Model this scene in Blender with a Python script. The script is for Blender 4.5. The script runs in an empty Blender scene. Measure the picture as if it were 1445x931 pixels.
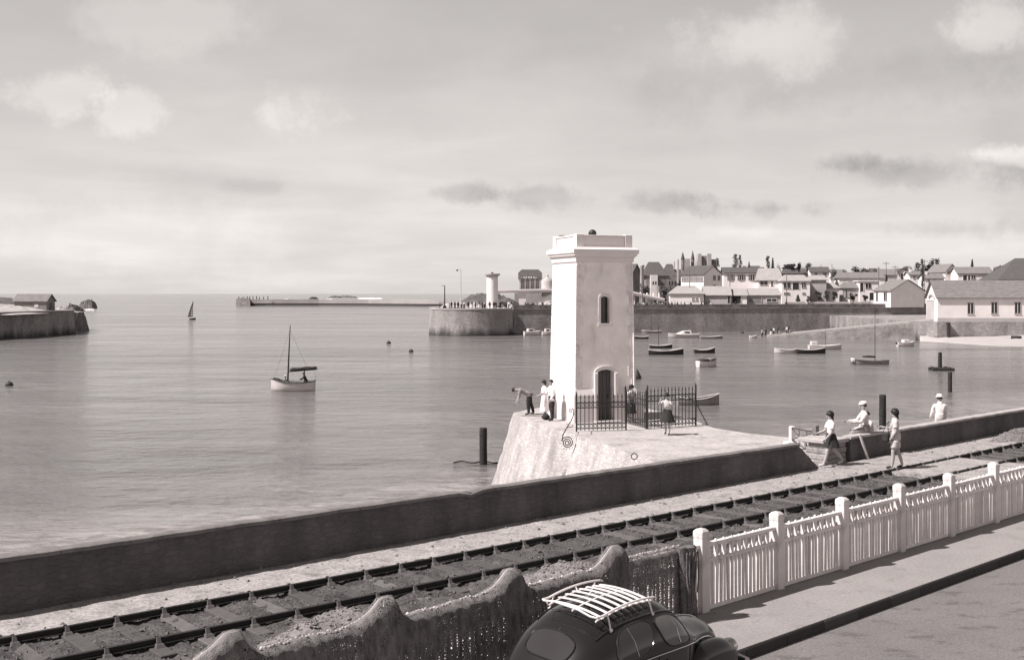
import bpy, bmesh, math, random
from mathutils import Vector, Matrix, noise as mnoise

random.seed(7)
R = math.radians
scene = bpy.context.scene
col = scene.collection

# ------------------------------------------------------------------ camera
F, CX, HY, CAMZ = 1600.0, 722.5, 414.0, 5.0      # focal length and horizon in photo pixels, eye height above the pavement
WATER = -4.0
cam_data = bpy.data.cameras.new('camera')
cam_data.sensor_width = 36.0
cam_data.lens = 36.0 * F / 1445.0
cam_data.shift_y = -(465.5 - HY) / 1445.0
cam_data.clip_start = 0.1
cam_data.clip_end = 60000.0
cam = bpy.data.objects.new('camera', cam_data)
cam.location = (0, 0, CAMZ)
cam.rotation_euler = (R(90), 0, 0)
col.objects.link(cam)
scene.camera = cam

# ------------------------------------------------------------------ light
SUN_EL = R(50)
_h = Vector((-0.94, -0.34, 0)).normalized()
SUN_DIR = Vector((_h.x * math.cos(SUN_EL), _h.y * math.cos(SUN_EL), math.sin(SUN_EL)))
sun_data = bpy.data.lights.new('sun', 'SUN')
sun_data.energy = 5.0
sun_data.angle = R(0.5)
sun_data.color = (1.0, 0.95, 0.915)
sun = bpy.data.objects.new('sun', sun_data)
sun.rotation_euler = (-SUN_DIR).to_track_quat('-Z', 'Y').to_euler()
sun.location = (-60, 0, 80)
col.objects.link(sun)

world = bpy.data.worlds.new('World')
scene.world = world
world.use_nodes = True
wn, wl = world.node_tree.nodes, world.node_tree.links
wn.clear()

def wnode(kind, **kw):
    n = wn.new(kind)
    for k, v in kw.items():
        setattr(n, k, v)
    return n

def wmath(op, a, b=None, clamp=False):
    n = wnode('ShaderNodeMath', operation=op, use_clamp=clamp)
    for i, s in enumerate((a, b)):
        if s is None:
            continue
        if isinstance(s, (int, float)):
            n.inputs[i].default_value = s
        else:
            wl.new(s, n.inputs[i])
    return n.outputs[0]

def build_sky():
    sky = wnode('ShaderNodeTexSky', sky_type='NISHITA', sun_disc=False)
    sky.sun_elevation = SUN_EL
    sky.sun_rotation = math.atan2(SUN_DIR.x, SUN_DIR.y)
    sky.altitude = 10
    sky.dust_density = 1.6
    sky.air_density = 1.0
    bw = wnode('ShaderNodeRGBToBW')
    wl.new(sky.outputs[0], bw.inputs[0])
    tc = wnode('ShaderNodeTexCoord')
    sep = wnode('ShaderNodeSeparateXYZ')
    wl.new(tc.outputs['Generated'], sep.inputs[0])
    x, y, z = sep.outputs
    # cloud layer: the direction projected on a high flat sheet
    zz = wmath('ADD', wmath('MAXIMUM', z, 0.0), 0.10)
    cmb = wnode('ShaderNodeCombineXYZ')
    wl.new(wmath('DIVIDE', x, zz), cmb.inputs[0])
    wl.new(wmath('DIVIDE', y, zz), cmb.inputs[1])
    def cloud(scale, detail, off, lo, hi, dist=0.4):
        n = wnode('ShaderNodeTexNoise')
        n.inputs['Scale'].default_value = scale
        n.inputs['Detail'].default_value = detail
        n.inputs['Roughness'].default_value = 0.55
        n.inputs['Distortion'].default_value = dist
        mp = wnode('ShaderNodeMapping')
        mp.inputs['Location'].default_value = off
        wl.new(cmb.outputs[0], mp.inputs[0])
        wl.new(mp.outputs[0], n.inputs['Vector'])
        r = wnode('ShaderNodeMapRange', interpolation_type='SMOOTHSTEP')
        r.inputs['From Min'].default_value = lo
        r.inputs['From Max'].default_value = hi
        wl.new(n.outputs['Fac'], r.inputs['Value'])
        return r.outputs[0]
    # azimuth / height of the view direction for the individual clouds of the photograph
    az = wmath('DIVIDE', x, wmath('MAXIMUM', y, 0.05))
    el = wmath('DIVIDE', z, wmath('MAXIMUM', y, 0.05))
    wob = wnode('ShaderNodeTexNoise')
    wob.inputs['Scale'].default_value = 7.0
    wob.inputs['Detail'].default_value = 12.0
    wob.inputs['Roughness'].default_value = 0.66
    wl.new(tc.outputs['Generated'], wob.inputs['Vector'])
    wv = wmath('SUBTRACT', wob.outputs['Fac'], 0.5)
    front = wmath('GREATER_THAN', y, 0.06)
    def blob(px, py, rx, ry, amt, soft=1.0):
        a0, e0 = (px - CX) / F, (HY - py) / F
        dx = wmath('DIVIDE', wmath('SUBTRACT', az, a0), rx / F)
        dy = wmath('DIVIDE', wmath('SUBTRACT', el, e0), ry / F)
        d = wmath('SQRT', wmath('ADD', wmath('MULTIPLY', dx, dx), wmath('MULTIPLY', dy, dy)))
        d = wmath('ADD', d, wmath('MULTIPLY', wv, 5.2))
        r = wnode('ShaderNodeMapRange', interpolation_type='SMOOTHSTEP')
        r.inputs['From Min'].default_value = 0.25
        r.inputs['From Max'].default_value = 0.25 + 0.95 * soft
        r.inputs['To Min'].default_value = amt
        r.inputs['To Max'].default_value = 0.0
        wl.new(d, r.inputs['Value'])
        return wmath('MULTIPLY', r.outputs[0], front)
    tot = None
    for b in SKY_BLOBS:
        s = blob(*b)
        tot = s if tot is None else wmath('ADD', tot, s)
    base = wmath('MULTIPLY', bw.outputs[0], SKY_GAIN)
    # thin high veil evens out the clear-sky gradient
    haze = wmath('POWER', 2.71828, wmath('MULTIPLY', wmath('MAXIMUM', z, 0.0), -2.4))
    base = wmath('ADD', base, wmath('ADD', 0.4, wmath('MULTIPLY', haze, SKY_VEIL)))
    soft = cloud(0.55, 7.0, (3.1, 1.7, 0), 0.34, 0.74)
    fine = cloud(1.7, 8.0, (-2.0, 4.4, 0), 0.40, 0.72)
    fac = wmath('ADD', 0.90, wmath('MULTIPLY', soft, 0.16))
    fac = wmath('ADD', fac, wmath('MULTIPLY', fine, 0.05))
    fac = wmath('ADD', fac, tot)
    val = wmath('MULTIPLY', base, fac)
    tint = wnode('ShaderNodeMix', data_type='RGBA', blend_type='MULTIPLY')
    tint.inputs['Factor'].default_value = 1.0
    cc = wnode('ShaderNodeCombineColor')
    for i in range(3):
        wl.new(val, cc.inputs[i])
    wl.new(cc.outputs[0], tint.inputs['A'])
    tint.inputs['B'].default_value = (1.0, 0.945, 0.912, 1)
    bg = wnode('ShaderNodeBackground')
    bg.inputs['Strength'].default_value = 0.10
    out = wnode('ShaderNodeOutputWorld')
    wl.new(tint.outputs['Result'], bg.inputs['Color'])
    wl.new(bg.outputs[0], out.inputs['Surface'])

SKY_GAIN = 0.35
SKY_VEIL = 4.1
# clouds of the photograph: centre, half size (photo pixels as angles), brightness
SKY_BLOBS = [
    (1060, 55, 130, 60, 0.30, 1.0), (1400, 40, 110, 50, 0.34, 0.8), (1405, 218, 90, 22, 0.34, 0.7),
    (75, 130, 80, 42, 0.22, 0.8), (185, 158, 60, 36, 0.20, 0.8), (385, 162, 85, 50, 0.22, 0.9), (230, 25, 130, 40, 0.18, 1.2),
    (1050, 326, 90, 12, 0.12, 1.0), (150, 335, 200, 60, 0.12, 1.6),
    (1300, 245, 170, 26, -0.22, 1.1), (1090, 294, 120, 22, -0.26, 1.0), (930, 288, 90, 20, -0.22, 1.0), (780, 276, 95, 20, -0.22, 1.0), (650, 272, 70, 14, -0.20, 1.0), (1200, 232, 80, 18, -0.20, 1.0), (380, 262, 80, 14, -0.12, 1.0),
    (1340, 325, 110, 18, -0.18, 1.0), (1200, 110, 260, 40, -0.12, 1.5), (240, 250, 130, 16, -0.06, 1.4),
    (1438, 160, 60, 160, -0.10, 1.6), (760, 130, 260, 60, -0.05, 1.6),
]
build_sky()

scene.view_settings.view_transform = 'Standard'
scene.view_settings.look = 'None'
scene.view_settings.exposure = 0.6
scene.view_settings.gamma = 1.0
scene.view_settings.use_curve_mapping = False
scene.cycles.max_bounces = 6
scene.cycles.diffuse_bounces = 3
scene.cycles.caustics_reflective = False
scene.cycles.caustics_refractive = False

# ------------------------------------------------------------------ pixel helpers
def P(px, py, Y):
    return Vector(((px - CX) * Y / F, Y, CAMZ - (py - HY) * Y / F))

def G(px, py, z=0.0):
    Y = (CAMZ - z) * F / (py - HY)
    return P(px, py, Y)

# frame along the white fence: s runs along it to the right and away, o crosses it towards the sea
FA = R(47.4)
FD = Vector((math.sin(FA), math.cos(FA), 0))
FM = Vector((-math.cos(FA), math.sin(FA), 0))
FP0 = Vector((2.99, 17.86, 0))
def FR(s, o, z=0.0):
    p = FP0 + FD * s + FM * o
    return Vector((p.x, p.y, z))
def toFR(p):
    q = Vector((p[0], p[1], 0)) - FP0
    return q.dot(FD), q.dot(FM)

# ------------------------------------------------------------------ materials (a toned monochrome print: every colour is a warm grey)
TINT = (1.0, 0.925, 0.922)
MATS = {}
def tone(v):
    return (min(v * TINT[0], 1), min(v * TINT[1], 1), min(v * TINT[2], 1), 1)

def mat(name, v, rough=0.85, var=0.25, scale=4.0, detail=6.0, bump=0.0, bscale=None, stretch=(1, 1, 1),
        metal=0.0, spec=0.3, spots=None, bdist=0.02, trans=0.0, speck=None, objrand=0.0):
    """grey value with uneven noise colour, optional darker spots and relief"""
    if name in MATS:
        return MATS[name]
    m = bpy.data.materials.new(name)
    m.use_nodes = True
    nt = m.node_tree
    n, l = nt.nodes, nt.links
    b = n['Principled BSDF']
    b.inputs['Roughness'].default_value = rough
    b.inputs['Metallic'].default_value = metal
    b.inputs['Specular IOR Level'].default_value = spec
    tc = n.new('ShaderNodeTexCoord')
    mp = n.new('ShaderNodeMapping')
    mp.inputs['Scale'].default_value = stretch
    l.new(tc.outputs['Object'], mp.inputs[0])
    nz = n.new('ShaderNodeTexNoise')
    nz.inputs['Scale'].default_value = scale
    nz.inputs['Detail'].default_value = detail
    nz.inputs['Roughness'].default_value = 0.62
    l.new(mp.outputs[0], nz.inputs['Vector'])
    rp = n.new('ShaderNodeValToRGB')
    rp.color_ramp.elements[0].position = 0.28
    rp.color_ramp.elements[1].position = 0.72
    rp.color_ramp.elements[0].color = tone(v * (1 - var))
    rp.color_ramp.elements[1].color = tone(v * (1 + var))
    l.new(nz.outputs['Fac'], rp.inputs['Fac'])
    colr = rp.outputs[0]
    if spots:
        sv, ss, slo, shi = spots[:4]
        st = spots[4] if len(spots) > 4 else (1, 1, 1)
        mp2 = n.new('ShaderNodeMapping')
        mp2.inputs['Scale'].default_value = st
        mp2.inputs['Location'].default_value = (5.3, 1.9, 7.7)
        l.new(tc.outputs['Object'], mp2.inputs[0])
        n2 = n.new('ShaderNodeTexNoise')
        n2.inputs['Scale'].default_value = ss
        n2.inputs['Detail'].default_value = 8
        n2.inputs['Roughness'].default_value = 0.7
        l.new(mp2.outputs[0], n2.inputs['Vector'])
        mr = n.new('ShaderNodeMapRange')
        mr.inputs['From Min'].default_value = slo
        mr.inputs['From Max'].default_value = shi
        l.new(n2.outputs['Fac'], mr.inputs['Value'])
        mx = n.new('ShaderNodeMix')
        mx.data_type = 'RGBA'
        l.new(mr.outputs[0], mx.inputs['Factor'])
        l.new(colr, mx.inputs['A'])
        mx.inputs['B'].default_value = tone(sv)
        colr = mx.outputs['Result']
    if speck:                        # fine grit: small grains a little lighter or darker
        n3 = n.new('ShaderNodeTexNoise')
        n3.inputs['Scale'].default_value = speck[0]
        n3.inputs['Detail'].default_value = 3
        n3.inputs['Roughness'].default_value = 0.8
        l.new(tc.outputs['Object'], n3.inputs['Vector'])
        m3 = n.new('ShaderNodeMapRange')
        m3.inputs['From Min'].default_value = 0.32
        m3.inputs['From Max'].default_value = 0.68
        m3.inputs['To Min'].default_value = 1 - speck[1]
        m3.inputs['To Max'].default_value = 1 + speck[1]
        l.new(n3.outputs['Fac'], m3.inputs['Value'])
        x3 = n.new('ShaderNodeMix')
        x3.data_type = 'RGBA'
        x3.blend_type = 'MULTIPLY'
        x3.inputs['Factor'].default_value = 1.0
        l.new(colr, x3.inputs['A'])
        l.new(m3.outputs[0], x3.inputs['B'])
        colr = x3.outputs['Result']
    if objrand:                      # every piece a little lighter or darker than its neighbour
        oi = n.new('ShaderNodeObjectInfo')
        m5 = n.new('ShaderNodeMapRange')
        m5.inputs['To Min'].default_value = 1 - objrand
        m5.inputs['To Max'].default_value = 1 + objrand * .6
        l.new(oi.outputs['Random'], m5.inputs['Value'])
        x5 = n.new('ShaderNodeMix')
        x5.data_type = 'RGBA'
        x5.blend_type = 'MULTIPLY'
        x5.inputs['Factor'].default_value = 1.0
        l.new(colr, x5.inputs['A'])
        l.new(m5.outputs[0], x5.inputs['B'])
        colr = x5.outputs['Result']
    l.new(colr, b.inputs['Base Color'])
    if bump:
        nb = n.new('ShaderNodeTexNoise')
        nb.inputs['Scale'].default_value = bscale or scale * 3
        nb.inputs['Detail'].default_value = 8
        nb.inputs['Roughness'].default_value = 0.65
        l.new(mp.outputs[0], nb.inputs['Vector'])
        bp = n.new('ShaderNodeBump')
        bp.inputs['Strength'].default_value = bump
        bp.inputs['Distance'].default_value = bdist
        l.new(nb.outputs['Fac'], bp.inputs['Height'])
        l.new(bp.outputs[0], b.inputs['Normal'])
    if trans:
        b.inputs['Transmission Weight'].default_value = trans
    MATS[name] = m
    return m

def masonry_mat(name, v, var, vor, mortar, bump=0.6, stretch=(1, 1, 1.6), stain=None, streak=0.45):
    """irregular stone masonry: Voronoi stones with joints, per stone tone, weathering streaks"""
    m = bpy.data.materials.new(name)
    m.use_nodes = True
    n, l = m.node_tree.nodes, m.node_tree.links
    b = n['Principled BSDF']
    b.inputs['Roughness'].default_value = 0.92
    b.inputs['Specular IOR Level'].default_value = 0.2
    tc = n.new('ShaderNodeTexCoord')
    mp = n.new('ShaderNodeMapping')
    mp.inputs['Scale'].default_value = stretch
    l.new(tc.outputs['Object'], mp.inputs[0])
    wob = n.new('ShaderNodeTexNoise')
    wob.inputs['Scale'].default_value = vor * 1.3
    l.new(mp.outputs[0], wob.inputs['Vector'])
    mixv = n.new('ShaderNodeMix')
    mixv.data_type = 'VECTOR'
    mixv.inputs['Factor'].default_value = 0.10
    l.new(mp.outputs[0], mixv.inputs['A'])
    l.new(wob.outputs['Color'], mixv.inputs['B'])
    vo = n.new('ShaderNodeTexVoronoi')
    vo.inputs['Scale'].default_value = vor
    l.new(mixv.outputs['Result'], vo.inputs['Vector'])
    ve = n.new('ShaderNodeTexVoronoi')
    ve.feature = 'DISTANCE_TO_EDGE'
    ve.inputs['Scale'].default_value = vor
    l.new(mixv.outputs['Result'], ve.inputs['Vector'])
    bw = n.new('ShaderNodeRGBToBW')
    l.new(vo.outputs['Color'], bw.inputs[0])
    rp = n.new('ShaderNodeValToRGB')
    rp.color_ramp.elements[0].color = tone(v * (1 - var))
    rp.color_ramp.elements[1].color = tone(v * (1 + var))
    rp.color_ramp.elements[0].position = 0.2
    rp.color_ramp.elements[1].position = 0.8
    l.new(bw.outputs[0], rp.inputs['Fac'])
    er = n.new('ShaderNodeMapRange')
    er.inputs['From Min'].default_value = 0.02
    er.inputs['From Max'].default_value = 0.12
    l.new(ve.outputs['Distance'], er.inputs['Value'])
    mx = n.new('ShaderNodeMix')
    mx.data_type = 'RGBA'
    l.new(er.outputs[0], mx.inputs['Factor'])
    mx.inputs['A'].default_value = tone(mortar)
    l.new(rp.outputs[0], mx.inputs['B'])
    colr = mx.outputs['Result']
    big = n.new('ShaderNodeTexNoise')
    big.inputs['Scale'].default_value = vor * 0.22
    big.inputs['Detail'].default_value = 8
    big.inputs['Roughness'].default_value = 0.68
    mp3 = n.new('ShaderNodeMapping')
    mp3.inputs['Scale'].default_value = (1, 1, streak)
    l.new(tc.outputs['Object'], mp3.inputs[0])
    l.new(mp3.outputs[0], big.inputs['Vector'])
    br = n.new('ShaderNodeMapRange')
    br.inputs['From Min'].default_value = 0.3
    br.inputs['From Max'].default_value = 0.7
    br.inputs['To Min'].default_value = 0.62
    br.inputs['To Max'].default_value = 1.32
    l.new(big.outputs['Fac'], br.inputs['Value'])
    mu = n.new('ShaderNodeMix')
    mu.data_type = 'RGBA'
    mu.blend_type = 'MULTIPLY'
    mu.inputs['Factor'].default_value = 1.0
    l.new(colr, mu.inputs['A'])
    l.new(br.outputs[0], mu.inputs['B'])
    colr = mu.outputs['Result']
    if stain:                        # tide band: weed-dark stone below a ragged height (object space z)
        z0, z1, sv = stain
        sp = n.new('ShaderNodeSeparateXYZ')
        l.new(tc.outputs['Object'], sp.inputs[0])
        ad = n.new('ShaderNodeMath')
        ad.operation = 'MULTIPLY_ADD'
        l.new(big.outputs['Fac'], ad.inputs[0])
        ad.inputs[1].default_value = (z1 - z0) * 2.2
        l.new(sp.outputs[2], ad.inputs[2])
        sr = n.new('ShaderNodeMapRange')
        sr.inputs['From Min'].default_value = z0 + (z1 - z0) * 1.1
        sr.inputs['From Max'].default_value = z1 + (z1 - z0) * 1.1
        l.new(ad.outputs[0], sr.inputs['Value'])
        m4 = n.new('ShaderNodeMix')
        m4.data_type = 'RGBA'
        l.new(sr.outputs[0], m4.inputs['Factor'])
        m4.inputs['A'].default_value = tone(sv)
        l.new(colr, m4.inputs['B'])
        colr = m4.outputs['Result']
    l.new(colr, b.inputs['Base Color'])
    fn = n.new('ShaderNodeTexNoise')
    fn.inputs['Scale'].default_value = vor * 5
    fn.inputs['Detail'].default_value = 6
    l.new(tc.outputs['Object'], fn.inputs['Vector'])
    hs = n.new('ShaderNodeMath')
    hs.operation = 'MULTIPLY_ADD'
    l.new(fn.outputs['Fac'], hs.inputs[0])
    hs.inputs[1].default_value = 0.35
    l.new(er.outputs[0], hs.inputs[2])
    bp = n.new('ShaderNodeBump')
    bp.inputs['Strength'].default_value = bump
    bp.inputs['Distance'].default_value = 0.12 / vor
    l.new(hs.outputs[0], bp.inputs['Height'])
    l.new(bp.outputs[0], b.inputs['Normal'])
    MATS[name] = m
    return m

def glass_mat(name, v=0.02, rough=0.06):
    m = mat(name, v, rough, 0.1, 2, spec=0.6)
    return m

M_WHITE = mat('whitewash', 0.74, 0.85, 0.06, 1.2, bump=0.15, bscale=14, spots=(0.58, 1.6, 0.62, 0.85, (1, 1, 0.4)))
M_STUCCO = mat('weathered_white_stucco', 0.86, 0.9, 0.13, 1.3, bump=0.25, bscale=9, spots=(0.50, 2.2, 0.55, 0.85, (1.3, 1.3, 0.35)))
M_CONC = mat('white_painted_concrete', 0.70, 0.85, 0.10, 3.0, bump=0.2, bscale=30, spots=(0.30, 3.6, 0.56, 0.74, (1, 1, 0.4)), objrand=.16)
M_IRON = mat('black_iron', 0.025, 0.55, 0.3, 12, spec=0.4)
M_DOOR = mat('dark_door_wood', 0.10, 0.7, 0.3, 5, stretch=(8, 8, 0.6), bump=0.3)
M_GLASS = glass_mat('window_glass', 0.022, 0.08)
M_DARKWOOD = mat('tarred_timber', 0.03, 0.85, 0.5, 3, stretch=(4, 4, 0.5), bump=0.6, bscale=5)
M_GREYWOOD = mat('weathered_timber', 0.16, 0.9, 0.35, 4, stretch=(1, 5, 5), bump=0.4)
M_LIGHTWOOD = mat('pale_painted_timber', 0.55, 0.8, 0.2, 5, bump=0.2)
M_RAIL = mat('rusty_rail_steel', 0.022, 0.6, 0.4, 9, spec=0.4)
M_CHAIR = mat('rail_chair_iron', 0.09, 0.7, 0.35, 20)
M_ASPHALT = mat('road_surface', 0.15, 0.93, 0.16, 0.5, bump=0.5, bscale=60, bdist=0.010, spots=(0.095, 1.6, 0.54, 0.64, (1, 1.8, 1)), speck=(24, 0.3))
M_PAVE = mat('pavement_surface', 0.24, 0.93, 0.10, 0.8, bump=0.35, bscale=50, bdist=0.008, spots=(0.17, 1.7, 0.55, 0.72), speck=(20, 0.2))
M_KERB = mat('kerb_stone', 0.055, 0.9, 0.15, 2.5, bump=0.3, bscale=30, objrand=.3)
M_PATH = mat('beaten_path', 0.29, 0.95, 0.2, 2.3, bump=0.6, bscale=16, bdist=0.02, spots=(0.15, 2.6, 0.52, 0.70), speck=(14, 0.35))
M_BALLAST = mat('track_earth', 0.07, 0.97, 0.6, 2.2, bump=0.9, bscale=12, bdist=0.05, spots=(0.12, 6.0, 0.55, 0.68), speck=(22, 0.6))
M_GRAVEL = mat('gravel_stones', 0.19, 0.95, 0.45, 16, bump=0.9, bscale=30, bdist=0.03)
M_CLOD = mat('earth_clods', 0.10, 0.95, 0.5, 5, bump=0.5)
M_SLEEPER = mat('sleeper_timber', 0.105, 0.92, 0.35, 5, stretch=(0.7, 6, 6), bump=0.5, objrand=.4)
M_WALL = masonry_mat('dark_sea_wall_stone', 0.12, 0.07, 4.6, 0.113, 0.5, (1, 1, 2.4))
M_EDGE = mat('dark_wall_edge', 0.17, 0.92, 0.3, 2.5, bump=0.5, bscale=14, spots=(0.10, 2.5, 0.5, 0.7))
M_COPE = mat('wall_coping', 0.38, 0.92, 0.2, 2.5, bump=0.5, bscale=14, spots=(0.22, 2.5, 0.55, 0.7))
M_MOLE = masonry_mat('whitened_mole_stone', 0.40, 0.10, 4.2, 0.37, 0.55, (1, 1, 2.0))
M_MOLETOP = mat('mole_paving', 0.38, 0.95, 0.13, 0.7, bump=0.6, bscale=8, bdist=0.03, spots=(0.22, 0.9, 0.50, 0.70), speck=(7, 0.22))
M_QUAY = masonry_mat('quay_stone', 0.27, 0.12, 1.5, 0.23, 0.35, (1, 1, 1.9), (-3.9, -2.2, 0.05), 0.30)
M_QUAYTOP = mat('quay_paving', 0.30, 0.95, 0.2, 0.3, spots=(0.18, 0.5, 0.5, 0.7))
M_LAND = mat('grassy_land', 0.10, 0.97, 0.4, 0.2, bump=0.6, bscale=2, bdist=0.1)
M_ROCK = mat('shore_rock', 0.14, 0.95, 0.5, 0.6, bump=0.9, bscale=2, bdist=0.2)
M_PALEROCK = mat('pale_rock', 0.36, 0.95, 0.35, 0.5, bump=0.9, bscale=1.5, bdist=0.2)
M_SAND = mat('sand', 0.36, 0.97, 0.12, 0.3, bump=0.3)
M_ROOF = mat('dark_tiled_roof', 0.085, 0.9, 0.3, 1.2, stretch=(1, 3, 3), bump=0.5, bscale=6)
M_ROOFMID = mat('mid_tiled_roof', 0.17, 0.9, 0.25, 1.0, stretch=(1, 3, 3), bump=0.5, bscale=6)
M_ROOFPALE = mat('pale_tiled_roof', 0.30, 0.9, 0.2, 0.9, stretch=(1, 3, 3), bump=0.5, bscale=6)
M_HWHITE = mat('house_white_render', 0.74, 0.9, 0.08, 0.5, spots=(0.5, 0.5, 0.58, 0.8, (1, 1, 0.4)))
M_HGREY = mat('house_grey_render', 0.42, 0.9, 0.12, 0.5)
M_HBRICK = mat('house_brown_wall', 0.20, 0.9, 0.3, 0.7)
M_LEAF = mat('foliage', 0.068, 0.8, 0.5, 1.5, trans=0.0)
M_LEAF2 = mat('foliage_grey', 0.085, 0.8, 0.45, 1.5)
M_BARK = mat('bark', 0.09, 0.95, 0.4, 3, bump=0.5)
M_NET = mat('fishing_net', 0.15, 0.97, 0.6, 4.0, stretch=(3, 3, 1.2), bump=0.9, bscale=22, bdist=0.03)
M_NETSHEER = mat('thin_fishing_net', 0.16, 0.97, 0.5, 4.0, stretch=(3, 3, 1.2), bump=0.6, bscale=22, bdist=0.02)
M_NETPALE = mat('sunlit_net_cloth', 0.26, 0.97, 0.35, 5.0, bump=0.9, bscale=40, bdist=0.01)
M_CORK = mat('cork_float', 0.36, 0.9, 0.2, 9)
M_BOATWHITE = mat('boat_white_paint', 0.55, 0.5, 0.08, 2)
M_BOATDARK = mat('boat_dark_paint', 0.035, 0.6, 0.3, 2)
M_BOATGREY = mat('boat_grey_paint', 0.22, 0.6, 0.25, 2)
M_BOATIN = mat('boat_inside_wood', 0.20, 0.8, 0.3, 3)
M_SAIL = mat('dark_canvas', 0.045, 0.9, 0.3, 3)
M_SAILPALE = mat('pale_canvas', 0.32, 0.9, 0.2, 2)
M_SKIN = mat('skin', 0.36, 0.6, 0.06, 6)
M_HAIR = mat('dark_hair', 0.014, 0.55, 0.4, 20)
M_CWHITE = mat('white_cloth', 0.74, 0.9, 0.08, 8, bump=0.3, bscale=20)
M_CPALE = mat('pale_cloth', 0.52, 0.9, 0.1, 8, bump=0.3, bscale=20)
M_CGREY = mat('grey_cloth', 0.22, 0.9, 0.15, 8, bump=0.3, bscale=20)
M_CDARK = mat('dark_cloth', 0.030, 0.9, 0.3, 8, bump=0.3, bscale=20)
M_SHOE = mat('dark_shoe', 0.03, 0.5, 0.2, 8)
M_PAINT = mat('black_car_paint', 0.012, 0.16, 0.1, 3, spec=0.6)
M_CARGLASS = mat('car_glass', 0.03, 0.05, 0.1, 3, spec=0.7)
M_CHROME = mat('chrome', 0.55, 0.18, 0.05, 3, metal=1.0)
M_TYRE = mat('tyre_rubber', 0.02, 0.8, 0.2, 8)
M_RACK = mat('white_rack_paint', 0.70, 0.55, 0.04, 4)
M_FOAM = mat('surf_foam', 0.85, 0.9, 0.05, 3)

def add_holes(m, scale, solid):
    """net mesh: threads with open gaps between them"""
    n, l = m.node_tree.nodes, m.node_tree.links
    b = n['Principled BSDF']
    tc = n.new('ShaderNodeTexCoord')
    vo = n.new('ShaderNodeTexVoronoi')
    vo.feature = 'DISTANCE_TO_EDGE'
    vo.inputs['Scale'].default_value = scale
    l.new(tc.outputs['Object'], vo.inputs['Vector'])
    nz_ = n.new('ShaderNodeTexNoise')
    nz_.inputs['Scale'].default_value = 2.5
    nz_.inputs['Detail'].default_value = 5
    l.new(tc.outputs['Object'], nz_.inputs['Vector'])
    mr = n.new('ShaderNodeMapRange')
    mr.inputs['From Min'].default_value = 0.3
    mr.inputs['From Max'].default_value = 0.7
    mr.inputs['To Min'].default_value = solid * .5
    mr.inputs['To Max'].default_value = solid * 1.5
    l.new(nz_.outputs['Fac'], mr.inputs['Value'])
    lt = n.new('ShaderNodeMath')
    lt.operation = 'LESS_THAN'
    l.new(vo.outputs['Distance'], lt.inputs[0])
    l.new(mr.outputs[0], lt.inputs[1])
    l.new(lt.outputs[0], b.inputs['Alpha'])
add_holes(M_NETSHEER, 30.0, 0.16)
add_holes(M_NET, 34.0, 0.34)

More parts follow.
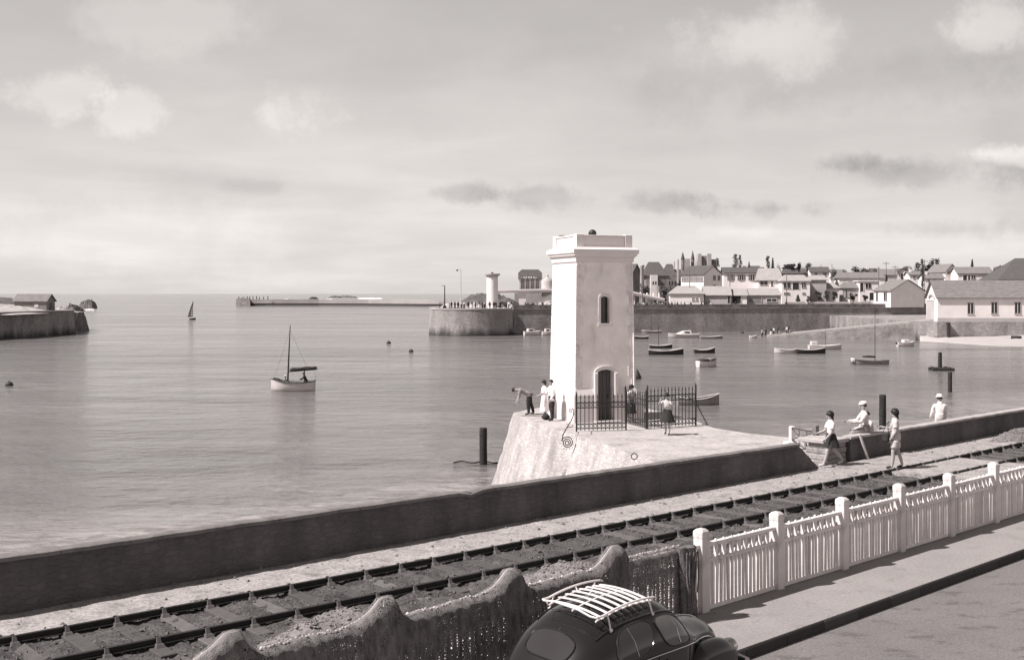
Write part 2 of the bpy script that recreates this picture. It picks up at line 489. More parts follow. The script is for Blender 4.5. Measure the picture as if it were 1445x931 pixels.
# ------------------------------------------------------------------ mesh helpers
class MB:
    def __init__(self):
        self.v, self.f, self.mi = [], [], []
    def add(self, verts, faces, mi=0):
        k = len(self.v)
        self.v += [tuple(p) for p in verts]
        self.f += [tuple(i + k for i in q) for q in faces]
        self.mi += [mi] * len(faces)
        return self
    def box(self, c, s, rz=0.0, mi=0, rot=None):
        hx, hy, hz = s[0] / 2, s[1] / 2, s[2] / 2
        m = rot if rot is not None else Matrix.Rotation(rz, 3, 'Z')
        vs = []
        for z in (-hz, hz):
            for x, y in ((-hx, -hy), (hx, -hy), (hx, hy), (-hx, hy)):
                vs.append(Vector(c) + m @ Vector((x, y, z)))
        return self.add(vs, [(0, 3, 2, 1), (4, 5, 6, 7), (0, 1, 5, 4), (1, 2, 6, 5), (2, 3, 7, 6), (3, 0, 4, 7)], mi)
    def bx(self, x0, x1, y0, y1, z0, z1, mi=0):
        return self.box(((x0 + x1) / 2, (y0 + y1) / 2, (z0 + z1) / 2), (x1 - x0, y1 - y0, z1 - z0), 0, mi)
    def hexa(self, bot, top, mi=0):
        n = len(bot)
        fs = [tuple(range(n - 1, -1, -1)), tuple(range(n, 2 * n))]
        for i in range(n):
            j = (i + 1) % n
            fs.append((i, j, n + j, n + i))
        return self.add(list(bot) + list(top), fs, mi)
    def prism(self, poly, z0, z1, mi=0):
        return self.hexa([(p[0], p[1], z0) for p in poly], [(p[0], p[1], z1) for p in poly], mi)
    def loft(self, rings, closed=True, caps=True, mi=0):
        n = len(rings[0])
        vs = [p for r in rings for p in r]
        fs = []
        for i in range(len(rings) - 1):
            for j in range(n if closed else n - 1):
                k = (j + 1) % n
                fs.append((i * n + j, i * n + k, (i + 1) * n + k, (i + 1) * n + j))
        if caps and closed:
            fs.append(tuple(range(n - 1, -1, -1)))
            fs.append(tuple((len(rings) - 1) * n + j for j in range(n)))
        return self.add(vs, fs, mi)
    def tube(self, pts, r, n=8, mi=0, closed=False):
        pts = [Vector(p) for p in pts]
        k = len(pts)
        rs = r if isinstance(r, (list, tuple)) else [r] * k
        rings = []
        up = None
        for i, p in enumerate(pts):
            a = pts[i - 1] if i > 0 else (pts[-1] if closed else p)
            b = pts[(i + 1) % k] if (i < k - 1 or closed) else p
            t = (b - a)
            t = t.normalized() if t.length > 1e-9 else Vector((0, 0, 1))
            if up is None:
                up = Vector((0, 0, 1)) if abs(t.z) < 0.9 else Vector((1, 0, 0))
            s = t.cross(up)
            s = s.normalized() if s.length > 1e-6 else t.orthogonal().normalized()
            u = s.cross(t).normalized()
            up = u
            rings.append([p + (s * math.cos(q) + u * math.sin(q)) * rs[i] for q in [2 * math.pi * j / n for j in range(n)]])
        if closed:
            rings.append(rings[0])
        return self.loft(rings, True, not closed, mi)
    def lathe(self, prof, n=16, c=(0, 0, 0), mi=0):
        rings = [[(c[0] + r * math.cos(2 * math.pi * j / n), c[1] + r * math.sin(2 * math.pi * j / n), c[2] + z) for j in range(n)] for r, z in prof]
        return self.loft(rings, True, True, mi)
    def ball(self, c, r, n=10, mi=0, sz=1.0, jit=0.0):
        k = max(4, n // 2)
        rings = []
        for i in range(k + 1):
            a = math.pi * i / k
            ra = max(math.sin(a), 0.02) * r
            rings.append([(c[0] + ra * math.cos(2 * math.pi * j / n) * (1 + random.uniform(-jit, jit)), c[1] + ra * math.sin(2 * math.pi * j / n) * (1 + random.uniform(-jit, jit)),
                           c[2] - math.cos(a) * r * sz) for j in range(n)])
        return self.loft(rings, True, True, mi)
    def stone(self, c, r, mi=0):
        """a small uneven pebble of eight faces"""
        a = random.uniform(0, 6.28)
        vs = []
        for k in range(4):
            q = a + k * math.pi / 2 + random.uniform(-.3, .3)
            rr = r * random.uniform(.7, 1.25)
            vs.append((c[0] + rr * math.cos(q), c[1] + rr * math.sin(q), c[2] + r * random.uniform(-.2, .2)))
        vs.append((c[0] + r * random.uniform(-.3, .3), c[1] + r * random.uniform(-.3, .3), c[2] + r * random.uniform(.4, .9)))
        vs.append((c[0], c[1], c[2] - r * .6))
        return self.add(vs, [(0, 1, 4), (1, 2, 4), (2, 3, 4), (3, 0, 4), (1, 0, 5), (2, 1, 5), (3, 2, 5), (0, 3, 5)], mi)
    def mesh(self, name, mats, smooth=False, bevel=0.0, angle=40, fix=False):
        me = bpy.data.meshes.new(name)
        me.from_pydata(self.v, [], self.f)
        for m in (mats if isinstance(mats, (list, tuple)) else [mats]):
            me.materials.append(m)
        if any(self.mi):
            me.polygons.foreach_set('material_index', self.mi)
        if bevel or fix:
            bm = bmesh.new()
            bm.from_mesh(me)
            if fix:
                bmesh.ops.recalc_face_normals(bm, faces=bm.faces)
            if bevel:
                es = [e for e in bm.edges if len(e.link_faces) == 2 and e.calc_face_angle(0) > 0.5]
                bmesh.ops.bevel(bm, geom=es, offset=bevel, segments=1, affect='EDGES', profile=0.5)
            bm.to_mesh(me)
            bm.free()
        if smooth:
            me.polygons.foreach_set('use_smooth', [True] * len(me.polygons))
            me.set_sharp_from_angle(angle=R(angle))
        me.update()
        return me
    def build(self, name, mats, parent=None, smooth=False, bevel=0.0, angle=40, fix=False):
        return link(name, self.mesh(name, mats, smooth, bevel, angle, fix), parent)

def link(name, me, parent=None, loc=None, rz=None):
    o = bpy.data.objects.new(name, me)
    col.objects.link(o)
    if parent is not None:
        o.parent = parent
    if loc is not None:
        o.location = loc
    if rz is not None:
        o.rotation_euler = (0, 0, rz)
    return o

def tag(o, label, cat, group=None, kind=None):
    o['label'] = label
    if cat:
        o['category'] = cat
    if group:
        o['group'] = group
    if kind:
        o['kind'] = kind
    return o

def thing(name, label, cat, loc=(0, 0, 0), rz=0.0, group=None):
    o = bpy.data.objects.new(name, None)
    o.empty_display_size = 0.2
    col.objects.link(o)
    o.location = loc
    o.rotation_euler = (0, 0, rz)
    return tag(o, label, cat, group)

def structure(o):
    o['kind'] = 'structure'
    return o

def copy_tree(src, parent=None):
    kids = [k for k in col.objects if k.parent == src] if False else list(src.children)
    c = src.copy()
    col.objects.link(c)
    c.parent = parent
    for k in kids:
        copy_tree(k, c)
    return c

def grid_sheet(f, us, vs):
    """mesh builder from f(u, v) -> point"""
    m = MB()
    nu, nv = len(us), len(vs)
    pts = [f(u, v) for u in us for v in vs]
    fs = []
    for i in range(nu - 1):
        for j in range(nv - 1):
            fs.append((i * nv + j, (i + 1) * nv + j, (i + 1) * nv + j + 1, i * nv + j + 1))
    return m.add(pts, fs)

def frange(a, b, st):
    n = max(1, int(round((b - a) / st)))
    return [a + (b - a) * i / n for i in range(n + 1)]

def nz(x, y, s, k=0.0):
    return mnoise.fractal(Vector((x * s, y * s, k)), 1.0, 2.0, 4)

# ================================================================== THE SETTING
def water_material():
    m = bpy.data.materials.new('harbour_water')
    m.use_nodes = True
    n, l = m.node_tree.nodes, m.node_tree.links
    b = n['Principled BSDF']
    b.inputs['IOR'].default_value = 1.33
    b.inputs['Specular IOR Level'].default_value = 0.5
    geo = n.new('ShaderNodeNewGeometry')
    def noise(scale, sx, sy, detail, rough=0.6, rot=0.0, dist=0.0):
        mp = n.new('ShaderNodeMapping')
        mp.inputs['Scale'].default_value = (sx, sy, 1)
        mp.inputs['Rotation'].default_value = (0, 0, rot)
        l.new(geo.outputs['Position'], mp.inputs[0])
        t = n.new('ShaderNodeTexNoise')
        t.inputs['Scale'].default_value = scale
        t.inputs['Detail'].default_value = detail
        t.inputs['Roughness'].default_value = rough
        t.inputs['Distortion'].default_value = dist
        l.new(mp.outputs[0], t.inputs['Vector'])
        return t.outputs['Fac']
    def mrange(s, a, b_, c, d):
        r = n.new('ShaderNodeMapRange')
        r.interpolation_type = 'SMOOTHSTEP'
        for k, v in zip(('From Min', 'From Max', 'To Min', 'To Max'), (a, b_, c, d)):
            r.inputs[k].default_value = v
        l.new(s, r.inputs['Value'])
        return r.outputs[0]
    def mth(op, a, b_):
        t = n.new('ShaderNodeMath')
        t.operation = op
        for i, s in enumerate((a, b_)):
            if isinstance(s, (int, float)):
                t.inputs[i].default_value = s
            else:
                l.new(s, t.inputs[i])
        return t.outputs[0]
    # wind ripples, short chop and a low swell
    rip = noise(2.4, 0.8, 1.25, 4, 0.65, R(8))
    chop = noise(0.6, 0.8, 1.25, 4, 0.6, R(-6))
    swell = noise(0.09, 0.7, 1.3, 3, 0.5, R(4))
    mid = noise(0.26, 0.75, 1.25, 4, 0.6, R(-3))
    h = mth('ADD', mth('MULTIPLY', rip, 0.10), mth('MULTIPLY', chop, 0.34))
    h = mth('ADD', h, mth('MULTIPLY', swell, 1.7))
    h = mth('ADD', h, mth('MULTIPLY', mid, 0.85))
    # wind streaks and slicks make the surface smoother or rougher in long bands
    band = noise(0.020, 0.45, 2.4, 6, 0.62, R(3), 0.6)
    fine = noise(0.11, 0.35, 2.6, 5, 0.6, R(5), 0.4)
    st = mth('ADD', mth('MULTIPLY', band, 0.65), mth('MULTIPLY', fine, 0.35))
    slick = mrange(st, 0.40, 0.62, 0.0, 1.0)
    bp = n.new('ShaderNodeBump')
    bp.inputs['Distance'].default_value = 1.0
    l.new(mrange(slick, 0, 1, 0.85, 0.5), bp.inputs['Strength'])
    l.new(h, bp.inputs['Height'])
    l.new(bp.outputs[0], b.inputs['Normal'])
    l.new(mrange(slick, 0, 1, 0.15, 0.10), b.inputs['Roughness'])
    # lapping foam and pale shallows along the near wall
    sp = n.new('ShaderNodeSeparateXYZ')
    l.new(geo.outputs['Position'], sp.inputs[0])
    off = mth('ADD', mth('MULTIPLY', sp.outputs[0], FM.x), mth('MULTIPLY', sp.outputs[1], FM.y))
    o0 = FP0.dot(FM)
    near = mrange(off, o0 + 30, o0 + 44, 1.0, 0.0)
    lace = noise(0.9, 0.5, 1.4, 8, 0.72, R(20), 1.2)
    lace2 = noise(0.16, 0.35, 1.2, 5, 0.6, R(35), 0.8)
    foam = mth('MULTIPLY', mrange(lace, 0.50, 0.68, 0.0, 1.0), mrange(lace2, 0.42, 0.62, 0.0, 1.0))
    foam = mth('MULTIPLY', foam, near)
    edge = mth('MULTIPLY', mrange(off, o0 + 29, o0 + 36, 1.0, 0.0), mrange(lace, 0.42, 0.62, 0.0, 1.0))
    foam = mth('MAXIMUM', foam, mth('MULTIPLY', edge, 0.9))
    base = n.new('ShaderNodeMix')
    base.data_type = 'RGBA'
    l.new(mrange(st, 0.35, 0.65, 0.0, 1.0), base.inputs['Factor'])
    base.inputs['A'].default_value = tone(0.11)
    base.inputs['B'].default_value = tone(0.17)
    mx = n.new('ShaderNodeMix')
    mx.data_type = 'RGBA'
    l.new(mth('MULTIPLY', foam, 0.28), mx.inputs['Factor'])
    l.new(base.outputs['Result'], mx.inputs['A'])
    mx.inputs['B'].default_value = tone(0.72)
    l.new(mx.outputs['Result'], b.inputs['Base Color'])
    return m

sea = MB()
sea.add([(-25000, -200, WATER), (25000, -200, WATER), (25000, 40000, WATER), (-25000, 40000, WATER)], [(0, 1, 2, 3)])
structure(sea.build('sea_water', water_material()))

# ---- road, kerb, pavement, trackside ground
S0, S1 = -32.0, 64.0
OKERB = -1.40
def strip(name, o0, o1, z0, z1, m, ns=1):
    b = MB()
    b.hexa([FR(S0, o0, z0), FR(S1, o0, z0), FR(S1, o1, z0), FR(S0, o1, z0)], [FR(S0, o0, z1), FR(S1, o0, z1), FR(S1, o1, z1), FR(S0, o1, z1)])
    return structure(b.build(name, m))
strip('road', -24.0, OKERB - 0.17, -5.0, -0.17, M_ASPHALT)
strip('pavement', OKERB - .15, 0.10, -5.0, 0.0, M_PAVE)
kerb = structure(bpy.data.objects.new('kerb', None))
col.objects.link(kerb)
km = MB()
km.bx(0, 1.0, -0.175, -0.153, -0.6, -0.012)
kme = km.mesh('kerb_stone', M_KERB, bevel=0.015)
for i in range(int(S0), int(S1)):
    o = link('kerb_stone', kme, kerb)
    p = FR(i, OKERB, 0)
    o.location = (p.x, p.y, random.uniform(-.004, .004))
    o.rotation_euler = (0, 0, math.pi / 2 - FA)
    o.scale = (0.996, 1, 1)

def track_o(s):
    return 4.50 + (s - 3.2) * -0.0285 + (s - 3.2) ** 2 * 0.00088 if s < 30 else 4.37 + (s - 30) * 0.01
def wall_o(s):
    return 7.17 + (s + 8.24) * (6.83 - 7.17) / 22.4 if s < 14.5 else 6.83

def bed_height(s, o):
    t = track_o(s)
    a = abs(o - t)
    h = -0.035
    if a > 1.25:
        h += 0.05 * nz(s, o, 0.9, 2.0) + 0.02
    else:
        h += 0.006 + 0.055 * nz(s, o, 1.3, 7.0)
    h += 0.042 * nz(s, o, 2.6, 5.0) + 0.034 * nz(s, o, 6.3, 9.0)
    if o > wall_o(s) - 0.3:
        h *= 0.4
    if o < 0.5:
        h = h * 0.4 - 0.02
    return h

PATH_IN = 1.02       # distance of the pale path's edge from the track axis
def bed_sheet(name, s0, s1, st, f0, f1, no, m, lift=0.0, k=1.0):
    us = frange(s0, s1, st)
    def f(s, t):
        o = f0(s) + (f1(s) - f0(s)) * t
        return FR(s, o, bed_height(s, o) * k + lift)
    return structure(grid_sheet(f, us, [i / no for i in range(no + 1)]).build(name, m, smooth=True, angle=80, fix=False))
bed_sheet('track_bed', -16, 40, 0.11, lambda s: 0.09, lambda s: track_o(s) + PATH_IN + 0.1 * nz(s, 0, 0.7), 50, M_BALLAST)
bed_sheet('path', -16, 40, 0.16, lambda s: track_o(s) + PATH_IN - 0.05 + 0.1 * nz(s, 0, 0.7), lambda s: wall_o(s) + 0.1, 14, M_PATH, 0.012, 0.45)
strip('ground', 0.10, 7.4, -5.0, -0.14, M_BALLAST)

# level crossing planks between the gate and the pavement
lc = MB()
lc.hexa([FR(15.3, 1.0, -.1), FR(19.2, 1.0, -.1), FR(18.6, 6.7, -.1), FR(14.6, 6.7, -.1)], [FR(15.3, 1.0, .055), FR(19.2, 1.0, .055), FR(18.6, 6.7, .055), FR(14.6, 6.7, .055)])
structure(lc.build('crossing_path', M_PATH))

# ---- railway
track = thing('railway_track', 'railway track with dark rails on half buried wooden sleepers', 'railway', FR(0, 4.5, 0))
def tl(p):
    return Vector(p) - track.location
def rail_path(off):
    return [FR(s, track_o(s) + off, 0) for s in frange(S0, S1, 0.5)]
RG = 0.70
for off in (-RG, RG):
    prof = [(-.065, 0), (.065, 0), (.065, .018), (.012, .035), (.012, .083), (.032, .092), (.032, .120), (-.032, .120), (-.032, .092), (-.012, .083), (-.012, .035), (-.065, .018)]
    pts = rail_path(off)
    rings = []
    for i, p in enumerate(pts):
        a, b_ = pts[max(i - 1, 0)], pts[min(i + 1, len(pts) - 1)]
        t = (b_ - a).normalized()
        nrm = Vector((-t.y, t.x, 0))
        rings.append([tl(p + nrm * q[0] + Vector((0, 0, q[1] * .80 + 0.01))) for q in prof])
    MB().loft(rings).build('rail', M_RAIL, track, smooth=True, angle=30)
slm = MB()
slm.bx(-.12, .12, -1.2, 1.2, -.16, 0.006)
slme = slm.mesh('sleeper', M_SLEEPER, bevel=0.012)
chm = MB()
chm.hexa([(-.07, -.16, 0), (.07, -.16, 0), (.07, .16, 0), (-.07, .16, 0)], [(-.05, -.12, .05), (.05, -.12, .05), (.05, .12, .05), (-.05, .12, .05)])
chm.hexa([(-.035, -.10, .04), (.035, -.10, .04), (.035, -.04, .04), (-.035, -.04, .04)], [(-.025, -.05, .13), (.025, -.05, .13), (.025, -.03, .13), (-.025, -.03, .13)])
chm.hexa([(-.035, .04, .04), (.035, .04, .04), (.035, .10, .04), (-.035, .10, .04)], [(-.025, .03, .13), (.025, .03, .13), (.025, .05, .13), (-.025, .05, .13)])
chme = chm.mesh('rail_chair', M_CHAIR)
s = -13.0
while s < 36:
    ds = 0.3
    a, b_ = FR(s - ds, track_o(s - ds)), FR(s + ds, track_o(s + ds))
    ang = math.atan2(b_.y - a.y, b_.x - a.x)
    p = FR(s, track_o(s), -0.012 + random.uniform(-.01, .008))
    o = link('sleeper', slme, track, tl(p), ang + random.uniform(-.015, .015))
    for off in (-RG, RG):
        link('rail_chair', chme, track, tl(FR(s, track_o(s) + off, -0.01)), ang)
    s += 0.74

# loose stones and clods of the track bed
st = MB()
for i in range(13000):
    s = random.uniform(-13, 30)
    o = random.uniform(0.3, track_o(s) + PATH_IN)
    if 14.7 < s < 19 and o > 1:
        continue
    st.stone(FR(s, o, bed_height(s, o) + 0.004), random.choice((.012, .018, .022, .03, .04)))
tag(st.build('track_stones', [M_CLOD]), 'loose stones and clods scattered over the track bed', 'stones', kind='stuff')
st = MB()
for i in range(700):
    s = random.uniform(-13, 34)
    o = random.uniform(track_o(s) + PATH_IN + .1, wall_o(s)) if random.random() < .5 else wall_o(s) - abs(random.gauss(0, .25))
    st.stone(FR(s, o, bed_height(s, o) * .45 + 0.016), random.choice((.012, .018, .025, .05)))
tag(st.build('path_stones', [M_GRAVEL]), 'small pale stones lying on the path under the wall', 'stones', kind='stuff')

# ---- heaps of gravel
def heap(s, o, ls, lo, h, label, n=1500):
    c = FR(s, o, 0)
    t = thing('gravel_heap', label, 'gravel heap', c, math.pi / 2 - FA, 'gravel heaps beside the railway')
    def hh(x, y):
        r = math.hypot(x / ls, y / lo)
        return h * max(0.0, math.cos(min(r, 1) * math.pi / 2)) ** 1.1 * (1 + .25 * nz(x, y, 1.6, s)) + .03 * nz(x, y, 6, s) - 0.06
    g = grid_sheet(lambda u, v: (u * ls, v * lo, hh(u * ls, v * lo)), frange(-1.05, 1.05, .06), frange(-1.05, 1.05, .06))
    g.build('gravel_mound', M_GRAVEL, t, smooth=True, angle=80)
    b = MB()
    for i in range(n):
        a, r = random.uniform(0, 6.28), math.sqrt(random.random()) * 1.02
        x, y = math.cos(a) * r * ls, math.sin(a) * r * lo
        b.stone((x, y, hh(x, y)), random.choice((.018, .025, .03, .04)))
    o = b.build('gravel_stones', M_GRAVEL, t)
    o['kind'] = 'stuff'
heap(-5.25, 2.25, 1.8, 1.05, .54, 'grey gravel heap behind the netted fence, nearest the camera')
heap(-.75, 2.25, 1.6, 1.1, .50, 'grey gravel heap behind the net, close to the first bare fence post')
heap(25.5, 5.95, 2.3, .62, .34, 'gravel heap against the sea wall at the right edge', 900)

# ---- the long low sea wall
def wall_piece(name, label, s0, s1, top, slope_end=False, thick=0.30, cm=None):
    t = thing(name, label, 'wall', FR((s0 + s1) / 2, wall_o((s0 + s1) / 2), 0))
    loc = t.location
    us = frange(s0, s1, 0.25)
    rings = []
    for s in us:
        zt = top(s)
        o = wall_o(s)
        rg = lambda k: 0.022 * nz(s, k, 1.3, k) + 0.012 * nz(s, k, 4.5, k)
        e = s
        se = 0.0
        pr = [(o + rg(1), -0.3), (o + .008 + rg(2), zt * .33), (o + .02 + rg(3), zt * .66), (o + .035 + rg(4), zt - .02), (o + thick, zt - .02), (o + thick + .25, -5.0), (o + .3, -5.0)]
        rings.append([FR(e, q[0], q[1]) - loc for q in pr])
    if slope_end:                     # ramped end: cut the last metre down to the ground
        for k, s in enumerate(us):
            if s > s1 - 0.95:
                f = (s1 - s) / 0.95
                zt = top(s)
                for q in rings[k]:
                    if q.z > 0:
                        q.z = min(q.z, max(0.02, zt * f))
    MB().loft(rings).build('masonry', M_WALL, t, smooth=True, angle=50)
    # coping of separate mortar covered slabs
    s = s0
    end = s1 - (0.95 if slope_end else 0.0)
    while s < end - 0.1:
        L = min(random.uniform(1.1, 1.9), end - s)
        zt = top(s + L / 2)
        b = MB()
        jj = random.uniform(-.012, .012)
        n = 5
        rr = []
        for i in range(n + 1):
            q = s + .004 + (L - .008) * i / n
            o = wall_o(q) + jj + 0.012 * nz(q, 3, 3.0, 1)
            hz = top(q) + 0.013 * nz(q, 7, 2.2, 3) - (.07 if 1.2 < q < 1.5 else 0)
            rr.append([FR(q, o - .012, hz - .05) - loc, FR(q, o - .006, hz + .012) - loc, FR(q, o + .04, hz + .035) - loc, FR(q, o + thick - .02, hz + .03) - loc, FR(q, o + thick + .03, hz - .05) - loc])
        b.loft(rr)
        b.build('coping_slab', cm or M_COPE, t, smooth=True, angle=35)
        s += L
    return t
wall_piece('sea_wall', 'long low dark stone wall between the railway and the water', -24.0, 14.15, lambda s: 0.885 - 0.006 * (s + 8) if s > -8 else 0.885, True, .24, M_EDGE)
wall_piece('sea_wall', 'low stone wall right of the gate where two men sit', 15.85, 60.0, lambda s: 0.73)

# stepped block end of the right-hand wall
blk = thing('stepped_wall_end', 'stepped pale masonry blocks ending the wall beside the gate', 'masonry', FR(15.3, 7.1, 0), math.pi / 2 - FA)
for k, (x0, x1, z0, z1) in enumerate(((-.70, .52, -.3, .14), (-.58, .52, .143, .30), (-.46, .52, .303, .46), (-.40, .52, .463, .60))):
    MB().bx(x0, x1, -.16 + .02 * (k % 2), .72 - .05 * k, z0, z1).build('block', M_PATH, blk, bevel=.02)
MB().bx(-.50, .53, -.24, .86, .603, .73).build('cap_slab', M_COPE, blk, bevel=.02)
pl = thing('leaning_plank', 'pale plank leaning against the wall beside the stepped blocks', 'plank', FR(16.35, 6.62, 0.0), math.pi / 2 - FA)
MB().hexa([(.12, -.02, 0), (.21, -.02, 0), (.21, .03, 0), (.12, .03, 0)], [(-.10, .14, .80), (-.01, .14, .80), (-.01, .19, .80), (-.10, .19, .80)]).build('board', M_LIGHTWOOD, pl, bevel=.006)

# gate at the wall opening
gt = thing('iron_gate', 'rusty iron gate standing open between a white post and a timber post', 'gate', FR(14.5, 7.3, 0), 0)
def gl(p):
    return Vector(p) - gt.location
pw = G(1117.5, 622, -0.1)
pb = G(1151, 647, 0.02)
MB().box(gl((pw.x, pw.y, .10)), (.16, .16, .62), .3).box(gl((pw.x, pw.y, -.2)), (.5, .34, .16), .3).build('post', M_CONC, gt, bevel=.015)
MB().box(gl((pb.x, pb.y, .50)), (.15, .15, 1.05), .6).build('post', M_GREYWOOD, gt, bevel=.012)
g2 = MB()
a, b_ = Vector((pw.x, pw.y, .20)), Vector((pb.x, pb.y, .82))
c, d_ = Vector((pw.x, pw.y, -.05)), Vector((pb.x, pb.y, .10))
a.z = .34
g2.tube([gl(a), gl(b_)], .022, 6).tube([gl(c), gl(d_)], .018, 6).tube([gl(a), gl(d_)], .012, 6).tube([gl(c), gl(b_)], .012, 6)
for f in (.33, .66):
    g2.tube([gl(a.lerp(b_, f)), gl(c.lerp(d_, f))], .012, 6)
g2.build('leaf', M_IRON, gt)
g3 = MB()
cc = c.lerp(d_, .72) + Vector((0, 0, .02))
for rr in (.17, .10):
    g3.tube([gl(cc + Vector((math.cos(q) * rr * .74, math.cos(q) * rr * .4, .17 + math.sin(q) * rr))) for q in [i * math.pi / 8 for i in range(16)]], .012, 6, closed=True)
g3.build('scroll', M_IRON, gt)

# ---- mole (stone platform) that carries the tower
MZ = -0.40
MOLE = [(0.05, 51.4), (0.55, 48.6), (2.15, 43.7), (2.45, 43.5), (4.3, 37.2), (6.4, 30.6), (9.2, 33.0), (11.9, 35.3), (18, 41.0), (26, 48.2), (44, 65), (46, 68), (27, 51.2), (17, 42.6), (13.2, 40.2), (11.4, 41.4), (10.4, 42.6), (9.2, 43.7), (8.1, 45.6), (7.6, 49.0), (6.4, 53.2), (3.6, 54.5), (1.2, 53.6)]
mole = structure(bpy.data.objects.new('mole', None))
col.objects.link(mole)
mole.location = (3.5, 46, 0)
def mole_ring(z, n=0.55):
    """outline at height z, walls battered outwards, subdivided"""
    k = (MZ - z) * 0.30
    cx, cy = 4.2, 47.5
    out = []
    m = len(MOLE)
    for i in range(m):
        a, b_ = Vector(MOLE[i]), Vector(MOLE[(i + 1) % m])
        e = (b_ - a)
        nr = Vector((e.y, -e.x)).normalized()
        if i > 5 and i < 13:
            nr = nr * 0.12
        cnt = max(1, int(e.length / n))
        for j in range(cnt):
            p = a.lerp(b_, j / cnt)
            jit = 0.05 * nz(p.x * 1.1, p.y * 1.1 + z * 2.3, 0.9, z * .9) + 0.035 * nz(p.x, p.y + z * 3, 2.6, z)
            if z >= MZ - 0.01:
                jit *= .8
            q = p - nr * 0.0 + nr * (-1 if False else 1) * 0
            q = p + nr * -1 * (-(k + jit))
            out.append(q)
    return out
# orientation check: outward normals
area = sum(MOLE[i][0] * MOLE[(i + 1) % len(MOLE)][1] - MOLE[(i + 1) % len(MOLE)][0] * MOLE[i][1] for i in range(len(MOLE)))
rings = []
zs = frange(-5.0, MZ, 0.28)
for z in zs:
    rings.append([Vector((q.x, q.y, z)) - mole.location for q in mole_ring(z)])
MB().loft(rings, caps=False).build('battered_wall', M_MOLE, mole, smooth=True, angle=70)
mt = MB()
rt = rings[-1]
mt.add([v + Vector((0, 0, 0.0)) for v in rt], [tuple(range(len(rt)))])
mt.build('top_paving', M_MOLETOP, mole)

# ================================================================== THE TOWER
TA = R(20.3)
TW = thing('signal_tower', 'square white tapering stone tower with dark door on the mole', 'tower', (3.47, 49.18, MZ), TA)
def sq(h, z):
    return [(-h, -h, z), (h, -h, z), (h, h, z), (-h, h, z)]
HB, HT, ZB, ZT = 1.385, 1.285, 1.45, 6.80
def hw(z):
    return HB + (HT - HB) * (z - ZB) / (ZT - ZB)

def arch_cutter(w, z0, z1, rise, y0, y1):
    prof = [(-w / 2, z0), (w / 2, z0), (w / 2, z1 - rise)]
    for i in range(1, 8):
        a = math.pi * i / 8
        prof.append((w / 2 * math.cos(a), z1 - rise + rise * math.sin(a)))
    prof.append((-w / 2, z1 - rise))
    m = MB()
    m.loft([[(x, y0, z) for x, z in prof], [(x, y1, z) for x, z in prof]])
    return m, prof

def boolean(me, cutters):
    o = bpy.data.objects.new('tmp', me)
    col.objects.link(o)
    cs = []
    for c in cutters:
        co = c.build('tmp_cut', M_STUCCO, fix=True)
        cs.append(co)
        md = o.modifiers.new('b', 'BOOLEAN')
        md.object = co
        md.operation = 'DIFFERENCE'
        md.solver = 'EXACT'
    dg = bpy.context.evaluated_depsgraph_get()
    res = bpy.data.meshes.new_from_object(o.evaluated_get(dg))
    for x in cs + [o]:
        bpy.data.objects.remove(x)
    return res

DW, DH = 0.76, 2.22
sh = MB().hexa(sq(hw(ZB), ZB), sq(hw(ZT), ZT))
shaft = boolean(sh.mesh('shaft', M_STUCCO, fix=True), [arch_cutter(DW, -.5, DH, .12, -2, -1.02)[0], arch_cutter(.40, 4.14, 5.28, .10, -2, -1.10)[0]])
link('shaft', shaft, TW)
PH = 1.475
plm = MB().hexa(sq(PH, -.3), sq(PH, 1.13))
plm.hexa(sq(PH, 1.13), sq(hw(ZB) + .004, ZB))
pls = boolean(MB().loft([sq(PH, -.3), sq(PH, 1.13), sq(hw(ZB), ZB + .002)]).mesh('plinth', M_WHITE, fix=True), [arch_cutter(DW + .34, -.5, 2.4, .1, -2, -1.02)[0]])
link('plinth', pls, TW)
# door and window
dr = thing_door = MB().bx(-DW / 2, DW / 2, -1.06, -1.025, 0.0, DH - .02).build('door', M_DOOR, TW)
for k in range(4):
    x0 = -DW / 2 + .02 + k * (DW - .04) / 4
    MB().bx(x0 + .006, x0 + (DW - .04) / 4 - .006, -1.085, -1.063, .03, DH - .06).build('plank', M_DOOR, dr, bevel=.004)
MB().bx(.22, .27, -1.11, -1.086, .98, 1.12).build('handle', M_IRON, dr)
ds = MB()
for sx in (-1, 1):
    xa, xb = sx * (DW / 2 + .01), sx * (DW / 2 + .165)
    ds.bx(min(xa, xb), max(xa, xb), -1.50, -1.12, 0, 2.05)
ds.build('door_jamb', M_WHITE, TW, bevel=.012)
dl = MB()
outer, inner = [], []
for i in range(11):
    a = math.pi * i / 10
    inner.append((math.cos(a) * (DW / 2 + .01), 2.05 + .14 * math.sin(a)))
    outer.append((math.cos(a) * (DW / 2 + .165), 2.05 + .30 * math.sin(a)))
for i in range(10):
    q = [inner[i], outer[i], outer[i + 1], inner[i + 1]]
    dl.hexa([(x, -1.44, z) for x, z in q], [(x, -1.12, z) for x, z in q])
dl.build('door_arch', M_WHITE, TW, fix=True)
MB().bx(-.62, .62, -1.85, -1.0, -.2, .055).build('doorstep', M_COPE, TW, bevel=.015)
wy = -hw(4.7)
win = MB()
for sx in (-1, 1):
    win.bx(sx * .20 if sx > 0 else -.30, .30 if sx > 0 else -.20, wy - .03, wy + .06, 4.12, 5.22)
win.bx(-.34, .34, wy - .06, wy + .06, 4.02, 4.118)
for i in range(6):
    a0, a1 = math.pi * i / 6, math.pi * (i + 1) / 6
    q = [(math.cos(a) * r_, 5.222 + k * math.sin(a)) for a, r_, k in ((a0, .20, .09), (a0, .30, .19), (a1, .30, .19), (a1, .20, .09))]
    win.hexa([(x, wy - .03, z) for x, z in q], [(x, wy + .06, z) for x, z in q])
